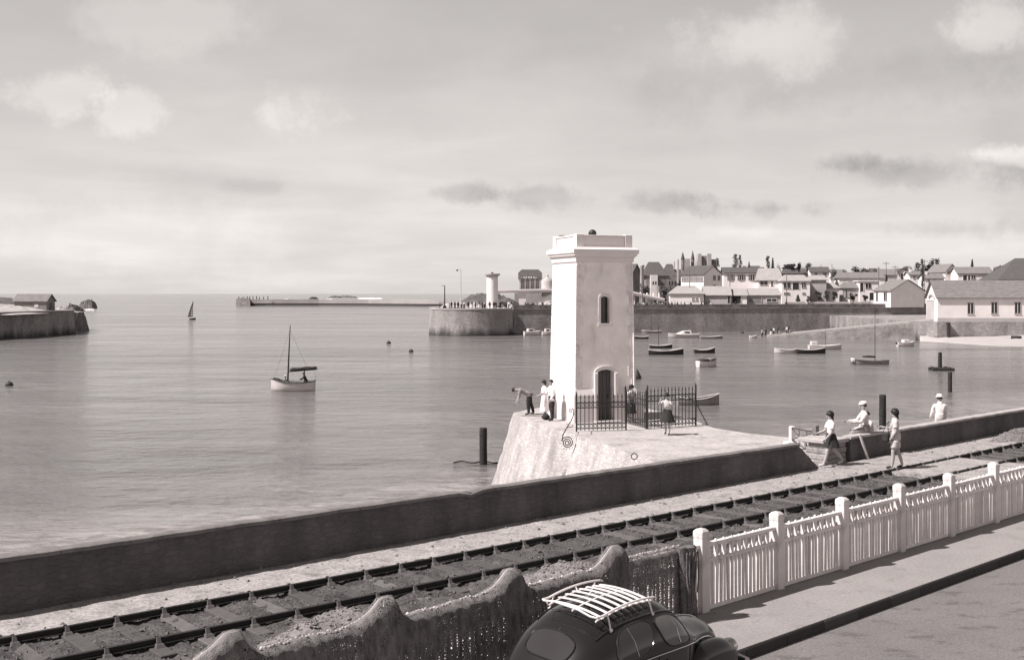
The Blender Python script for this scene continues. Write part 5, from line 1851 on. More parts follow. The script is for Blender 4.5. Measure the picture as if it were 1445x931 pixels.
# fishing boat under way, with mast, furled sail and two men
FB, L, W, D = boat_base('fishing_boat', 'white open fishing boat with mast and furled dark sail carrying two men', 415, 551, 58, 180, W=1.75, D=.75, hull=M_BOATWHITE, trim=M_BOATDARK, sheer=.45, thw=2, group=None)
MB().tube([(.62, 0, .05), (.50, 0, 3), (.36, 0, 6.05)], [.085, .07, .035], 8).build('mast', M_DARKWOOD, FB, smooth=True)
sl = []
for i in range(13):
    u = i / 12
    sl.append([(.42 - u * 2.55, math.cos(a) * (.13 + .03 * math.sin(u * 9)) * (1 if 0 < i < 12 else .4), 1.92 + u * .22 + math.sin(a) * (.16 + .03 * math.sin(u * 13)) * (1 if 0 < i < 12 else .4)) for a in [j * math.pi / 4 for j in range(8)]])
MB().loft(sl).build('furled_sail', M_SAIL, FB, smooth=True)
MB().tube([(.50, 0, 1.75), (-2.2, 0, 1.98)], .05, 6).build('boom', M_DARKWOOD, FB)
MB().tube([(.38, 0, 5.6), (-1.3, .05, 2.0)], .012, 5).build('halyard', M_GREYWOOD, FB)
MB().tube([(.38, 0, 5.6), (1.9, 0, 1.0)], .010, 5).build('forestay', M_GREYWOOD, FB)
MB().tube([(-1.95, 0, 1.95), (-1.95, 0, .7)], .012, 5).build('sheet', M_GREYWOOD, FB)
MB().bx(-1.0, -.9, -.05, .05, .3, 1.95).build('crutch', M_DARKWOOD, FB)
MB().hexa([(1.25, -.35, .6), (2.0, -.12, .8), (2.0, .12, .8), (1.25, .35, .6)], [(1.35, -.2, 1.1), (1.9, -.08, 1.25), (1.9, .08, 1.25), (1.35, .2, 1.1)]).build('covered_gear', M_BOATDARK, FB, bevel=.05)

# distant sailing boat
SB, L, W, D = boat_base('sailing_boat', 'tiny dark sailing boat with tall sail near the harbour mouth', 271.5, 451, 8, 8, W=1.4, D=.5, group=None, deck=True)
MB().tube([(.2, 0, .2), (.1, 0, 6.4)], .05, 6).build('mast', M_DARKWOOD, SB)
def sailpt(u, v):
    w = 1.7 * (1 - v) ** .75
    return (.05 - u * w + .35 * v * v, .25 * math.sin(u * math.pi) * (1 - v) + .12 * math.sin(v * 3), .9 + v * 5.5)
MB_s = grid_sheet(sailpt, frange(0, 1, .2), frange(0, 1, .1))
so = MB_s.build('sail', M_SAILPALE, SB, smooth=True)
sd = so.modifiers.new('thick', 'SOLIDIFY')
sd.thickness = .03

def mast(t, x, h, rake=0.0, boom=0.0, r=.05):
    MB().tube([(x, 0, .1), (x - rake, 0, h)], [r, r * .6], 6).build('mast', M_DARKWOOD, t, smooth=True)
    if boom:
        MB().tube([(x, 0, .9), (x - boom, 0, .95)], .05, 6).build('boom', M_DARKWOOD, t)
        MB().tube([(x - .1, 0, 1.0), (x - boom * .5, 0, 1.03), (x - boom, 0, 1.02)], [.07, .11, .05], 8).build('furled_sail', M_SAIL, t, smooth=True)

def outboard(t, x):
    MB().bx(x - .25, x + .02, -.13, .13, .35, .75).build('motor', M_BOATDARK, t, bevel=.04)

boat_base('rowing_boat', 'dark rowing boat cut off by the tower edge', 904, 478, 22, 176, hull=M_BOATDARK)
t, *_ = boat_base('moored_sailing_dinghy', 'grey dinghy with thin mast close under the far quay wall', 920, 469.5, 26, 178, W=1.7, hull=M_BOATGREY)
mast(t, .2, 4.6)
t, L, *_ = boat_base('cabin_cruiser', 'white motor cruiser with low cabin under the far quay wall', 966, 476, 42, 183, W=2.2, D=.62, hull=M_BOATWHITE, inside=M_BOATWHITE, deck=True, thw=0)
MB().loft([[(-1.4, -.8, .55), (-1.4, .8, .55), (-1.2, .65, 1.45), (-1.2, -.65, 1.45)], [(.9, -.75, .6), (.9, .75, .6), (.3, .55, 1.35), (.3, -.55, 1.35)], [(1.9, -.5, .68), (1.9, .5, .68), (1.6, .3, .85), (1.6, -.3, .85)]]).build('cabin', M_BOATWHITE, t, bevel=.03, fix=True)
for s_ in (-1, 1):
    MB().hexa([(-.9, s_ * .74, .95), (.15, s_ * .70, .95), (.1, s_ * .66, 1.2), (-.9, s_ * .68, 1.22)], [(-.9, s_ * .79, .95), (.15, s_ * .75, .95), (.1, s_ * .71, 1.2), (-.9, s_ * .73, 1.22)]).build('cabin_window', M_GLASS, t, fix=True)
boat_base('skiff', 'long pale skiff right beside the white cabin cruiser', 1003, 477.5, 30, 2, W=1.5, D=.36, hull=M_BOATGREY, inside=M_BOATIN)
t, *_ = boat_base('moored_sailing_dinghy', 'slim pale boat with mast behind the big dark rowing boat', 932, 491, 30, 3, W=1.7, D=.42, hull=M_BOATDARK, trim=M_BOATWHITE)
mast(t, -.3, 4.2)
t, L, *_ = boat_base('rowing_boat', 'biggest dark moored boat, with poles lying in it', 938.5, 500, 46, -5, W=2.0, D=.55, hull=M_BOATDARK, sheer=.45)
MB().tube([(-2.1, .2, .75), (.9, -.2, .62)], .05, 6).build('pole', M_GREYWOOD, t)
MB().tube([(-1.9, -.2, .7), (1.3, .3, .6)], .04, 6).build('pole', M_LIGHTWOOD, t)
boat_base('rowing_boat', 'dark rowing boat riding alone right of the biggest dark boat', 993.5, 498, 28, 5, W=1.5, D=.48, hull=M_BOATDARK, sheer=.5)
t, L, *_ = boat_base('motor_launch', 'stubby white launch with dark bands and folded awning', 997, 517.5, 19, 25, L=2.6, W=1.5, D=.75, hull=M_BOATWHITE, inside=M_BOATDARK, trim=M_BOATDARK)
MB().bx(-.9, .2, -.5, .5, .62, .95).build('engine_box', M_BOATDARK, t, bevel=.06)
MB().tube([(-.9, -.2, 1.0), (.5, .1, 1.45)], .05, 6).build('pole', M_GREYWOOD, t)
MB().bx(.35, .85, -.35, .35, .6, 1.05).build('awning', M_BOATGREY, t, bevel=.08)
boat_base('rowing_boat', 'white rowing boat touching the longer dark one by the slipway', 1110, 498, 31, 176, W=1.6, D=.50, hull=M_BOATWHITE, sheer=.3)
boat_base('rowing_boat', 'longer dark boat beside the white rowing boat by the slipway', 1143, 498.5, 40, 4, W=1.7, D=.55, hull=M_BOATDARK, trim=M_BOATWHITE, sheer=.4)
t, *_ = boat_base('motor_launch', 'white launch with small mast nearest the slipway foot', 1163, 492.5, 44, 2, W=1.9, D=.55, hull=M_BOATWHITE, inside=M_BOATWHITE, deck=True, thw=0)
MB().bx(-2.2, -1.2, -.5, .5, .5, 1.25).build('cabin', M_BOATWHITE, t, bevel=.06)
mast(t, .2, 3.4, r=.03)
t, *_ = boat_base('moored_sailing_dinghy', 'slender white sailing boat with tall mast moored alone at right', 1228, 514, 50, 178, W=1.6, D=.42, hull=M_BOATGREY, inside=M_BOATIN, trim=M_BOATDARK)
mast(t, -.6, 7.4, boom=-1.6, r=.045)
MB().bx(1.95, 2.45, -.4, .4, .3, .78).build('bow_cover', M_BOATWHITE, t, bevel=.1)
t, L, *_ = boat_base('cabin_cruiser', 'small white cruiser moored off the boathouse beach', 1277.5, 488.5, 17, 10, L=3.0, W=1.5, D=.62, hull=M_BOATWHITE, inside=M_BOATWHITE, deck=True, thw=0)
MB().bx(-.5, .7, -.5, .5, .58, 1.15).build('cabin', M_BOATWHITE, t, bevel=.08)
outboard(t, -1.5)
for px, lab, w_, yw in ((750.5, 'white motor boat beside the pier wall, left of the tower', 22, 20), (774, 'white motor boat half hidden behind the tower edge', 18, 10)):
    t, L, *_ = boat_base('cabin_cruiser', lab, px, 473, w_, yw, W=1.7, D=.75, hull=M_BOATWHITE, inside=M_BOATWHITE, deck=True, thw=0)
    MB().loft([[(-L * .3, -.65, .7), (-L * .3, .65, .7), (-L * .28, .55, 1.45), (-L * .28, -.55, 1.45)], [(L * .22, -.6, .7), (L * .22, .6, .7), (L * .08, .45, 1.4), (L * .08, -.45, 1.4)]]).build('cabin', M_BOATWHITE, t, bevel=.05, fix=True)
    MB().bx(-L * .2, L * .02, -.66, -.60, 1.0, 1.3).build('cabin_window', M_GLASS, t)
boat_base('rowing_boat', 'small grey dinghy tied at the foot of the pier corner', 729, 471.5, 10, 10, W=1.2, D=.4, hull=M_BOATGREY)
boat_base('rowing_boat', 'dark boat moored behind the iron railing', 984, 571, 56, 5, W=1.25, D=.5, hull=M_BOATGREY, inside=M_BOATDARK, sheer=.5)
t, *_ = boat_base('rowing_boat', 'small pale dinghy by the people at the slipway foot', 1062.5, 477, 10, 0, W=1.2, D=.4, hull=M_BOATWHITE)
bo = boat_base('rowing_boat', 'tiny upturned dark boat lying on the sand', 1434, 479.5, 10, 4, L=1.8, W=.7, D=.3, hull=M_BOATDARK)[0]
bo.location = Vector(beach(1434, .30)) + Vector((0, 0, .32))
bo.rotation_euler = (math.pi, 0, .05)

# mooring piles
def pile(px, ybot, ytop, wpx, label, Y=None, lean=0.0):
    p = G(px, ybot, WATER) if Y is None else Vector(((px - CX) * Y / F, Y, WATER))
    h = CAMZ - (ytop - HY) * p.y / F - WATER
    r = wpx * p.y / F / 2
    t = thing('mooring_pile', label, 'mooring pile', (p.x, p.y, WATER), random.uniform(0, 3), 'timber mooring piles')
    rings = []
    for z in (-1.2, 0, .3, h * .35, h * .7, h - .12, h - .03, h):
        k = r * (1.06 - .06 * z / h) * (.8 if z == h else 1)
        rings.append([(k * math.cos(q) * (1 + .05 * nz(q, z, 2)) + lean * z / h, k * math.sin(q) * (1 + .05 * nz(q, z, 3)), z) for q in [j * math.pi / 8 for j in range(16)]])
    MB().loft(rings).build('timber', M_DARKWOOD, t, smooth=True, angle=50)
    MB().lathe([(r * 1.08, 0), (r * 1.08, .09)], 16, (lean * .8, 0, h * .78)).build('band', M_IRON, t, smooth=True)
    return t
pile(682, 655, 603, 10.5, 'thick dark mooring pile standing left of the mole')
pile(1245.5, 600, 556.5, 9.5, 'dark mooring pile behind the man in the flat cap', Y=52)
pile(1340.5, 553, 524.5, 5.5, 'slim mooring pile in front of the pile on a raft')
pt_ = pile(1326.5, 522, 497, 5, 'mooring pile rising from a small dark raft')
rp = G(1327, 522, WATER)
rft = thing('raft', 'flat dark raft floating round a mooring pile', 'raft', (rp.x, rp.y - .1, WATER), 0)
for k in range(4):
    MB().tube([(-1.25 + .1 * (k % 2), -.75 + k * .42 + (.0 if k < 2 else .22), .12), (1.3 - .1 * (k % 2), -.75 + k * .42 + (.0 if k < 2 else .22), .12)], .19, 10).build('log', M_DARKWOOD, rft, smooth=True)
MB().bx(-.9, -.7, -.9, .9, .312, .37).build('crossbeam', M_DARKWOOD, rft)
MB().bx(.7, .9, -.9, .9, .312, .37).build('crossbeam', M_DARKWOOD, rft)
rope = thing('mooring_rope', 'dark rope floating on the water from the pile to the mole', 'rope', G(690, 652, WATER))
rl_ = rope.location.copy()
MB().tube([G(x, 651.5 + 1.2 * math.sin(x * .2), WATER + .03) - rl_ for x in frange(640, 715, 5)], .035, 5).build('strand', M_DARKWOOD, rope)

# buoys
def buoy(px, py, r, label, cone=False):
    p = G(px, py, WATER)
    t = thing('buoy', label, 'buoy', (p.x, p.y, WATER), 0, 'mooring buoys')
    if cone:
        MB().lathe([(r * .6, -.3), (r, .05), (r * .95, .25), (r * .25, r * 1.9), (.04, r * 2.0)], 14).build('float', M_BOATDARK, t, smooth=True, angle=50)
    else:
        MB().ball((0, 0, r * .25), r, 14, 0, .8).build('float', M_BOATDARK, t, smooth=True)
    MB().tube([(math.cos(q) * .08, 0, (r * 2.0 if cone else r * 1.05) + .06 + math.sin(q) * .08) for q in [j * math.pi / 4 for j in range(8)]], .02, 5, closed=True).build('ring', M_IRON, t)
buoy(13, 544, .38, 'round black buoy near the left edge')
buoy(548.5, 484.5, .42, 'left one of two round buoys in mid harbour')
buoy(580, 496.5, .38, 'right one of two round buoys in mid harbour')
buoy(899, 534, .46, 'black cone buoy close to the right side of the tower', True)
buoy(1047.5, 470, .38, 'small pale float under the far quay wall')

# ================================================================== THE PARKED CAR
CAR = thing('car', 'black rounded four door saloon car with white roof rack parked at the kerb', 'car', FR(-3.90, -1.74, -0.065), math.pi / 2 - FA)
CAR.scale = (.785, .92, .93)
CAR.rotation_euler = (R(3.0), 0, math.pi / 2 - FA + R(1.0))

def herm(xs, ys):
    n = len(xs)
    ms = []
    for i in range(n):
        if i == 0:
            ms.append((ys[1] - ys[0]) / (xs[1] - xs[0]))
        elif i == n - 1:
            ms.append((ys[-1] - ys[-2]) / (xs[-1] - xs[-2]))
        else:
            a, b_ = (ys[i] - ys[i - 1]) / (xs[i] - xs[i - 1]), (ys[i + 1] - ys[i]) / (xs[i + 1] - xs[i])
            ms.append(0 if a * b_ <= 0 else 2 * a * b_ / (a + b_))
    def f(x):
        x = min(max(x, xs[0]), xs[-1])
        for i in range(n - 1):
            if x <= xs[i + 1]:
                h = xs[i + 1] - xs[i]
                t = (x - xs[i]) / h
                return (ys[i] * (1 + 2 * t) * (1 - t) ** 2 + ms[i] * h * t * (1 - t) ** 2 + ys[i + 1] * t * t * (3 - 2 * t) + ms[i + 1] * h * t * t * (t - 1))
        return ys[-1]
    return f
c_top = herm([-2.16, -2.08, -1.9, -1.65, -1.35, -1.0, -.6, -.2, .15, .42, .62, .80, .95, 1.3, 1.7, 1.95, 2.1, 2.16], [.52, .66, .86, 1.08, 1.29, 1.43, 1.485, 1.50, 1.49, 1.43, 1.27, 1.09, 1.02, .985, .93, .84, .68, .52])
c_w = herm([-2.16, -2.08, -1.9, -1.6, -1.2, -.7, 0, .5, .8, 1.0, 1.4, 1.8, 2.1, 2.16], [.30, .46, .58, .68, .745, .77, .77, .755, .70, .60, .46, .38, .30, .24])
c_belt = herm([-2.16, -1.9, -1.4, -.8, 0, .7, 1.0, 1.6, 2.16], [.45, .62, .80, .88, .90, .90, .84, .76, .46])
CP = 2.35
def c_pt(x, th, off=0.0):
    """point of the upper body shell, th 0 = right belt line, pi = left belt line"""
    w, zb, zt = c_w(x), c_belt(x), c_top(x)
    c, s_ = math.cos(th), math.sin(th)
    y = -math.copysign(abs(c) ** (2 / CP), c) * w
    z = zb + max(s_, 0) ** (2 / CP) * (zt - zb)
    p = Vector((x, y, z))
    if off:
        e = .01
        d1 = c_pt(x + e, th) - c_pt(x - e, th)
        t2 = min(max(th, .02), math.pi - .02)
        d2 = c_pt(x, t2 + e) - c_pt(x, t2 - e)
        nn = d1.cross(d2)
        if nn.length > 1e-9:
            nn.normalize()
            if nn.dot(p - Vector((x, 0, .6))) < 0:
                nn = -nn
            p = p + nn * off
    return p
rings = []
for x in frange(-2.16, 2.16, .045):
    r_ = [Vector((x, -c_w(x) * .80, .24)), Vector((x, -c_w(x) * .97, .42)), Vector((x, -c_w(x) * 1.0, (.42 + c_belt(x)) / 2 + .04))]
    r_ += [c_pt(x, th) for th in [math.pi * i / 32 for i in range(33)]]
    r_ += [Vector((x, c_w(x) * 1.0, (.42 + c_belt(x)) / 2 + .04)), Vector((x, c_w(x) * .97, .42)), Vector((x, c_w(x) * .80, .24))]
    rings.append(r_)
MB().loft(rings).build('body', M_PAINT, CAR, smooth=True, angle=60)
# wings
def wing(y0, x0, x1, zt, hw_, yin):
    rr = []
    n = 22
    for i in range(n + 1):
        u = i / n
        x = x0 + (x1 - x0) * u
        e = max(.02, (1 - abs(2 * u - 1) ** 2.6)) ** .5
        top = .30 + (zt - .30) * e
        hw2 = hw_ * (.35 + .65 * e)
        ring = []
        for a in [math.pi * k / 12 for k in range(13)]:
            ring.append((x, y0 + math.cos(a) * hw2, max(.28, top - .22 * (.3 + .7 * e)) + math.sin(a) * .22 * (.3 + .7 * e)))
        ring.append((x, y0 - hw2, .24))
        ring.append((x, y0 + hw2, .24))
        rr.append(ring)
    return rr
for sy in (-1, 1):
    MB().loft(wing(sy * .59, .62, 2.13, .80, .185, 0)).build('front_wing', M_PAINT, CAR, smooth=True, angle=60)
    MB().loft(wing(sy * .62, -2.02, -.66, .82, .185, 0)).build('rear_wing', M_PAINT, CAR, smooth=True, angle=60)
    hl = MB().lathe([(.09, 0), (.115, .06), (.10, .12), (.02, .15)], 16)
    o = hl.build('headlight', M_CHROME, CAR, smooth=True)
    o.rotation_euler = (0, R(90), 0)
    o.location = (1.93, sy * .57, .60)
    for xw in (1.28, -1.32):
        ty = MB().lathe([(.20, -.08), (.31, -.075), (.335, -.04), (.335, .04), (.31, .075), (.20, .08)], 28).build('wheel', M_TYRE, CAR, smooth=True)
        ty.rotation_euler = (R(90), 0, 0)
        ty.location = (xw, sy * .67, .335)
        MB().lathe([(.20, 0), (.19, .03), (.08, .05), (.07, .07), (.01, .075)], 20, (0, 0, .05 * 1)).build('rim', M_CHROME, ty, smooth=True)

def patch(name, x0, x1, t0, t1, m, n=3.2, skew=0.0, trim=M_PAINT):
    """rounded window patch on the shell between stations x0..x1 and angles t0..t1"""
    xm, xr = (x0 + x1) / 2, (x1 - x0) / 2
    tm, tr = (t0 + t1) / 2, (t1 - t0) / 2
    K = 32
    rr = []
    for k in range(0, 6):
        f = max(k / 5, .001)
        ring = []
        for j in range(K):
            a = 2 * math.pi * j / K
            c, s_ = math.cos(a), math.sin(a)
            q = (abs(c) ** n + abs(s_) ** n) ** (-1 / n)
            uu, vv = c * q * f, s_ * q * f
            ring.append(c_pt(xm + xr * uu + skew * vv * (1 if uu < 0 else 1), tm + tr * vv, .006))
        rr.append(ring)
    o = MB().loft(rr, True, False).build(name, m, CAR, smooth=True, angle=80)
    MB().tube(rr[-1], .011, 6, closed=True).build('seal', trim, o, smooth=True)
    return o
for sgn in (0, 1):
    fl = lambda a, b_: (a, b_) if sgn == 0 else (math.pi - b_, math.pi - a)
    ta, tb = fl(R(5), R(46))
    sk = -.10 if sgn == 0 else .10
    patch('rear_side_window', -1.02, -.22, ta, tb, M_CARGLASS, 3.0, -sk * .8)
    o = patch('front_side_window', -.07, .60, ta, tb, MATS.get('lit_view_car_glass') or mat('lit_view_car_glass', .10, .05, .1, 3, spec=.7), 3.2, sk)  # paler base colour stands in for the lit road seen through the glass
    MB().tube([c_pt(.36, ta + .05, .012), c_pt(.33, (ta + tb) / 2, .012), c_pt(.30, tb - .05, .012)], .008, 6).build('vent_bar', M_CHROME, o)
    MB().tube([c_pt(-.62, ta + .05, .010), c_pt(-.66, (ta + tb) / 2, .010), c_pt(-.69, tb - .05, .010)], .007, 6).build('window_bar', M_CHROME, CAR)
    th = R(1.5) if sgn == 0 else math.pi - R(1.5)
    MB().tube([c_pt(x, th, .010) for x in frange(-1.5, 1.75, .08)], .010, 6).build('belt_trim', M_CHROME, CAR, smooth=True)
    th = R(50) if sgn == 0 else math.pi - R(50)
    MB().tube([c_pt(x, th, .006) for x in frange(-1.25, .52, .06)], .012, 6).build('rain_gutter', M_PAINT, CAR, smooth=True)
    for xd in (-.145, .66, -1.06):
        MB().tube([Vector((xd, (-1 if sgn == 0 else 1) * (c_w(xd) * .985 + .004), .40)), Vector((xd, (-1 if sgn == 0 else 1) * (c_w(xd) + .004), .68)), c_pt(xd, R(2) if sgn == 0 else math.pi - R(2), .004)], .005, 5).build('door_seam', M_BOATDARK, CAR)
    for xd in (-.95, -.02):
        MB().tube([(xd, (-1 if sgn == 0 else 1) * (c_w(xd) + .035), .80), (xd + .14, (-1 if sgn == 0 else 1) * (c_w(xd) + .04), .81)], .012, 6).build('door_handle', M_CHROME, CAR)
patch('rear_window', -1.76, -1.42, R(61), R(119), M_CARGLASS, 2.9, 0)
patch('windscreen', .50, .84, R(42), R(138), M_CARGLASS, 4.0)
MB().tube([(-1.36, 0, c_top(-1.36) + .004), (-1.9, 0, c_top(-1.9) + .004)], .004, 5).build('boot_seam', M_BOATDARK, CAR)
MB().tube([c_pt(x, math.pi / 2, .006) for x in frange(.98, 2.0, .06)], .008, 6).build('bonnet_trim', M_CHROME, CAR)
# winged badge on the boot lid
bx_, bz_ = -1.985, c_top(-1.985)
em = MB()
for sy in (-1, 1):
    em.hexa([(bx_ + .02, sy * .005, bz_ + .012), (bx_ + .045, sy * .10, bz_ + .030), (bx_ + .005, sy * .085, bz_ + .004), (bx_ - .035, sy * .01, bz_ - .03)],
            [(bx_ + .005, sy * .005, bz_ + .026), (bx_ + .030, sy * .10, bz_ + .044), (bx_ - .010, sy * .085, bz_ + .018), (bx_ - .05, sy * .01, bz_ - .016)])
em.ball((bx_ - .02, 0, bz_ + .008), .028, 8)
em.build('boot_badge', M_CHROME, CAR, fix=True)
for xb in (-2.22, 2.24):
    pts = [(xb + (.10 if xb < 0 else -.10) * (abs(y) / .78) ** 2, y, .42) for y in frange(-.78, .78, .12)]
    MB().tube(pts, .055, 8).build('bumper', M_CHROME, CAR, smooth=True)
# white slatted roof rack
RK = thing('roof_rack', 'white slatted metal roof rack on the black car', 'roof rack', CAR.location, 0)
RK.rotation_euler = CAR.rotation_euler
RK.scale = CAR.scale
X0, X1 = -1.08, .10
def rz(x, y):
    return 1.50 - .07 * ((x + .3) / .75) ** 2 - (y / .52) ** 2 * .05
for k in range(8):
    x = X0 + .05 + (X1 - X0 - .1) * k / 7
    rr = []
    for y in frange(-.45, .45, .09):
        z = rz(x, y) + .055
        rr.append([(x - .023, y, z), (x + .023, y, z), (x + .023, y, z + .012), (x - .023, y, z + .012)])
    MB().loft(rr).build('slat', M_RACK, RK)
for y in (-.41, 0, .41):
    MB().tube([(x, y, rz(x, y) + .045) for x in frange(X0 - .05, X1 + .03, .07)], .012, 6).build('bearer', M_RACK, RK, smooth=True)
rim = []
for x in frange(X0 - .12, X1, .07):
    rim.append((x, -.47, rz(max(x, X0), .5) + .12))
rim = [(X1 + .06, -.47, rz(X1, .5) + .10)] + rim[::-1]
rim += [(X0 - .17, -.40, rz(X0, .4) + .115), (X0 - .18, -.2, rz(X0, .2) + .13), (X0 - .18, .2, rz(X0, .2) + .13), (X0 - .17, .40, rz(X0, .4) + .115)]
rim += [(x, .47, rz(max(x, X0), .5) + .12) for x in frange(X0 - .12, X1, .07)] + [(X1 + .06, .47, rz(X1, .5) + .10)]
MB().tube(rim, .014, 6).build('rim', M_RACK, RK, smooth=True)
for x in (X0 + .12, X1 - .12):
    for sy in (-1, 1):
        MB().tube([(x, sy * .46, rz(x, .5) + .115), (x, sy * .50, rz(x, .5) + .03), Vector((x, sy * (abs(c_pt(x, R(50)).y) + .012), c_pt(x, R(50)).z))], .012, 6).build('leg', M_RACK, RK, smooth=True)
        MB().box((x, sy * (abs(c_pt(x, R(50)).y) + .015), c_pt(x, R(50)).z - .01), (.05, .025, .05)).build('clamp', M_RACK, RK)
for x in (X0 - .06, (X0 + X1) / 2):
    for sy in (-1, 1):
        MB().tube([(x, sy * .41, rz(x, .46) + .045), (x, sy * .47, rz(x, .5) + .12)], .010, 6).build('upright', M_RACK, RK)

# ================================================================== PEOPLE
def person(label, loc, yaw, h=1.7, lean=3, head=0, aL=(10, 6, 20), aR=(-8, 6, 18), lL=(14, 10), lR=(-12, 8), seat=None,
           top=M_CWHITE, bottom=M_CDARK, wear='trousers', sleeve='short', hair='short', hat=None, bare=False, group=None, skirt=None, shoe=M_SHOE, female=False, spread=.09):
    k = h / 1.75
    V = Vector
    T = V((math.sin(R(lean)), 0, math.cos(R(lean))))
    fw = V((math.cos(R(lean)), 0, -math.sin(R(lean))))
    def leg(a):
        hip, kn = R(a[0]), R(a[0] - a[1])
        return V((math.sin(hip), 0, -math.cos(hip))) * .43, V((math.sin(kn), 0, -math.cos(kn))) * .42
    drop = []
    for a in (lL, lR):
        th, shn = leg(a)
        drop.append(-(th.z + shn.z) + .085)
    pz = (seat / k + .11) if seat is not None else max(drop) + .02
    J, E, rad, bone = {}, [], {}, []
    def add(n, p, r, par=None, lab=None):
        J[n] = V(p)
        rad[n] = r if isinstance(r, tuple) else (r, r)
        if par:
            E.append((par, n, lab))
    pel = V((0, 0, pz))
    sw = .165 if female else .19
    add('pelvis', pel, (.135, .115))
    add('waist', pel + T * .17, (.115, .10) if not female else (.105, .09), 'pelvis', 'torso')
    add('chest', pel + T * .36, (.15, .115) if not female else (.135, .115), 'waist', 'torso')
    add('neckb', pel + T * .50, (.075, .07), 'chest', 'torso')
    HT_ = V((math.sin(R(lean * .6 + head)), 0, math.cos(R(lean * .6 + head))))
    nb = J['neckb']
    add('neck', nb + HT_ * .075, .052, 'neckb', 'neck')
    add('chin', nb + HT_ * .125 + V((.02, 0, 0)), .064, 'neck', 'head')
    add('skull', nb + HT_ * .21 + V((.012, 0, 0)), (.082, .092), 'chin', 'head')
    add('crown', nb + HT_ * .275, .055, 'skull', 'head')
    for sd, a, l_ in ((1, aL, lL), (-1, aR, lR)):
        s_ = 'L' if sd > 0 else 'R'
        sh_ = pel + T * .455 + V((0, sd * sw, 0))
        ab = R(a[1])
        up = V((math.sin(R(a[0])) * math.cos(ab), sd * math.sin(ab), -math.cos(R(a[0])) * math.cos(ab)))
        e2 = R(a[0] + a[2])
        ab2 = R(a[3]) if len(a) > 3 else ab * .4
        fo = V((math.sin(e2) * math.cos(ab2), sd * math.sin(ab2), -math.cos(e2) * math.cos(ab2)))
        el = sh_ + up * .28
        wr = el + fo * .245
        add('sh' + s_, sh_, .058, 'chest', 'torso')
        add('el' + s_, el, .042, 'sh' + s_, 'uarm')
        add('wr' + s_, wr, .029, 'el' + s_, 'farm')
        add('palm' + s_, wr + fo * .075, (.036, .022), 'wr' + s_, 'hand')
        J['fo' + s_] = fo
        th, sn = leg(l_)
        hp_ = pel + V((0, sd * spread, -.03))
        kn = hp_ + th + V((0, sd * .015, 0))
        an = kn + sn
        add('hip' + s_, hp_, .098, 'pelvis', 'torso')
        add('kn' + s_, kn, .062, 'hip' + s_, 'thigh')
        add('cf' + s_, kn.lerp(an, .35) + V((-.015, 0, 0)), .058, 'kn' + s_, 'shin')
        add('an' + s_, an, .040, 'cf' + s_, 'shin')
        ka = R(l_[0] - l_[1]) * .35
        add('toe' + s_, an + V((.17 * math.cos(ka), sd * .015, -.045 + .12 * math.sin(min(ka, 0)) * 0 + .17 * math.sin(ka))), (.042, .028), 'an' + s_, 'foot')
    names = list(rad)
    idx = {n: i for i, n in enumerate(names)}
    me = bpy.data.meshes.new('skel')
    me.from_pydata([J[n] * k for n in names], [(idx[a], idx[b_]) for a, b_, _ in E], [])
    ob = bpy.data.objects.new('skel', me)
    col.objects.link(ob)
    md = ob.modifiers.new('skin', 'SKIN')
    md.use_smooth_shade = True
    for i, n in enumerate(names):
        sv = me.skin_vertices[0].data[i]
        sv.radius = (rad[n][0] * k, rad[n][1] * k)
        sv.use_root = (n == 'pelvis')
    sb = ob.modifiers.new('sub', 'SUBSURF')
    sb.levels = 2
    dg = bpy.context.evaluated_depsgraph_get()
    body = bpy.data.meshes.new_from_object(ob.evaluated_get(dg))
    bpy.data.objects.remove(ob)
    segs = [(J[a] * k, J[b_] * k, (max(rad[a]) + max(rad[b_])) * k / 2, lab) for a, b_, lab in E]
    def which(p):
        best, bl_ = 1e9, None
        for a, b_, r_, lab in segs:
            ab_ = b_ - a
            t_ = min(max((p - a).dot(ab_) / max(ab_.length_squared, 1e-9), 0), 1)
            d_ = (p - a - ab_ * t_).length / r_
            if d_ < best:
                best, bl_ = d_, (lab, t_)
        return bl_
    fl = [which(Vector(f.center)) for f in body.polygons]
    vs, fs = [v.co.copy() for v in body.vertices], [tuple(f.vertices) for f in body.polygons]
    nrm = [v.normal.copy() for v in body.vertices]
    t = thing('person', label, 'person', loc, R(yaw), group)
    bm_ = MB()
    bm_.add(vs, fs)
    bm_.mi = [1 if lab == 'foot' else 0 for lab, _ in fl]
    # fingers and thumb, nose, ears, eyes, mouth
    for sd, s_ in ((1, 'L'), (-1, 'R')):
        pm, fo = J['palm' + s_] * k, J['fo' + s_]
        sid = fo.cross(V((0, 1, 0)) if abs(fo.y) < .8 else V((1, 0, 0))).normalized()
        inn = fo.cross(sid).normalized() * sd
        for q, (of, ln) in enumerate(((-.026, .062), (-.009, .074), (.009, .070), (.026, .055))):
            b0 = pm + sid * of * k + fo * .022 * k
            b1 = b0 + fo * ln * .55 * k + inn * .006 * k
            b2 = b1 + (fo * .8 + inn * .6).normalized() * ln * .5 * k
            bm_.tube([b0, b1, b2], [.0095 * k, .0085 * k, .006 * k], 6)
        b0 = pm - sid * .03 * k - fo * .015 * k
        b1 = b0 - sid * .028 * k + fo * .03 * k
        bm_.tube([b0, b1, b1 + fo * .028 * k], [.011 * k, .0095 * k, .006 * k], 6)
    sk = J['skull'] * k
    hx = V((HT_.z, 0, -HT_.x))
    fc = sk + hx * .088 * k - HT_ * .03 * k
    bm_.tube([fc - HT_ * .03 * k + hx * .018 * k, fc + HT_ * .02 * k], [.015 * k, .007 * k], 6)
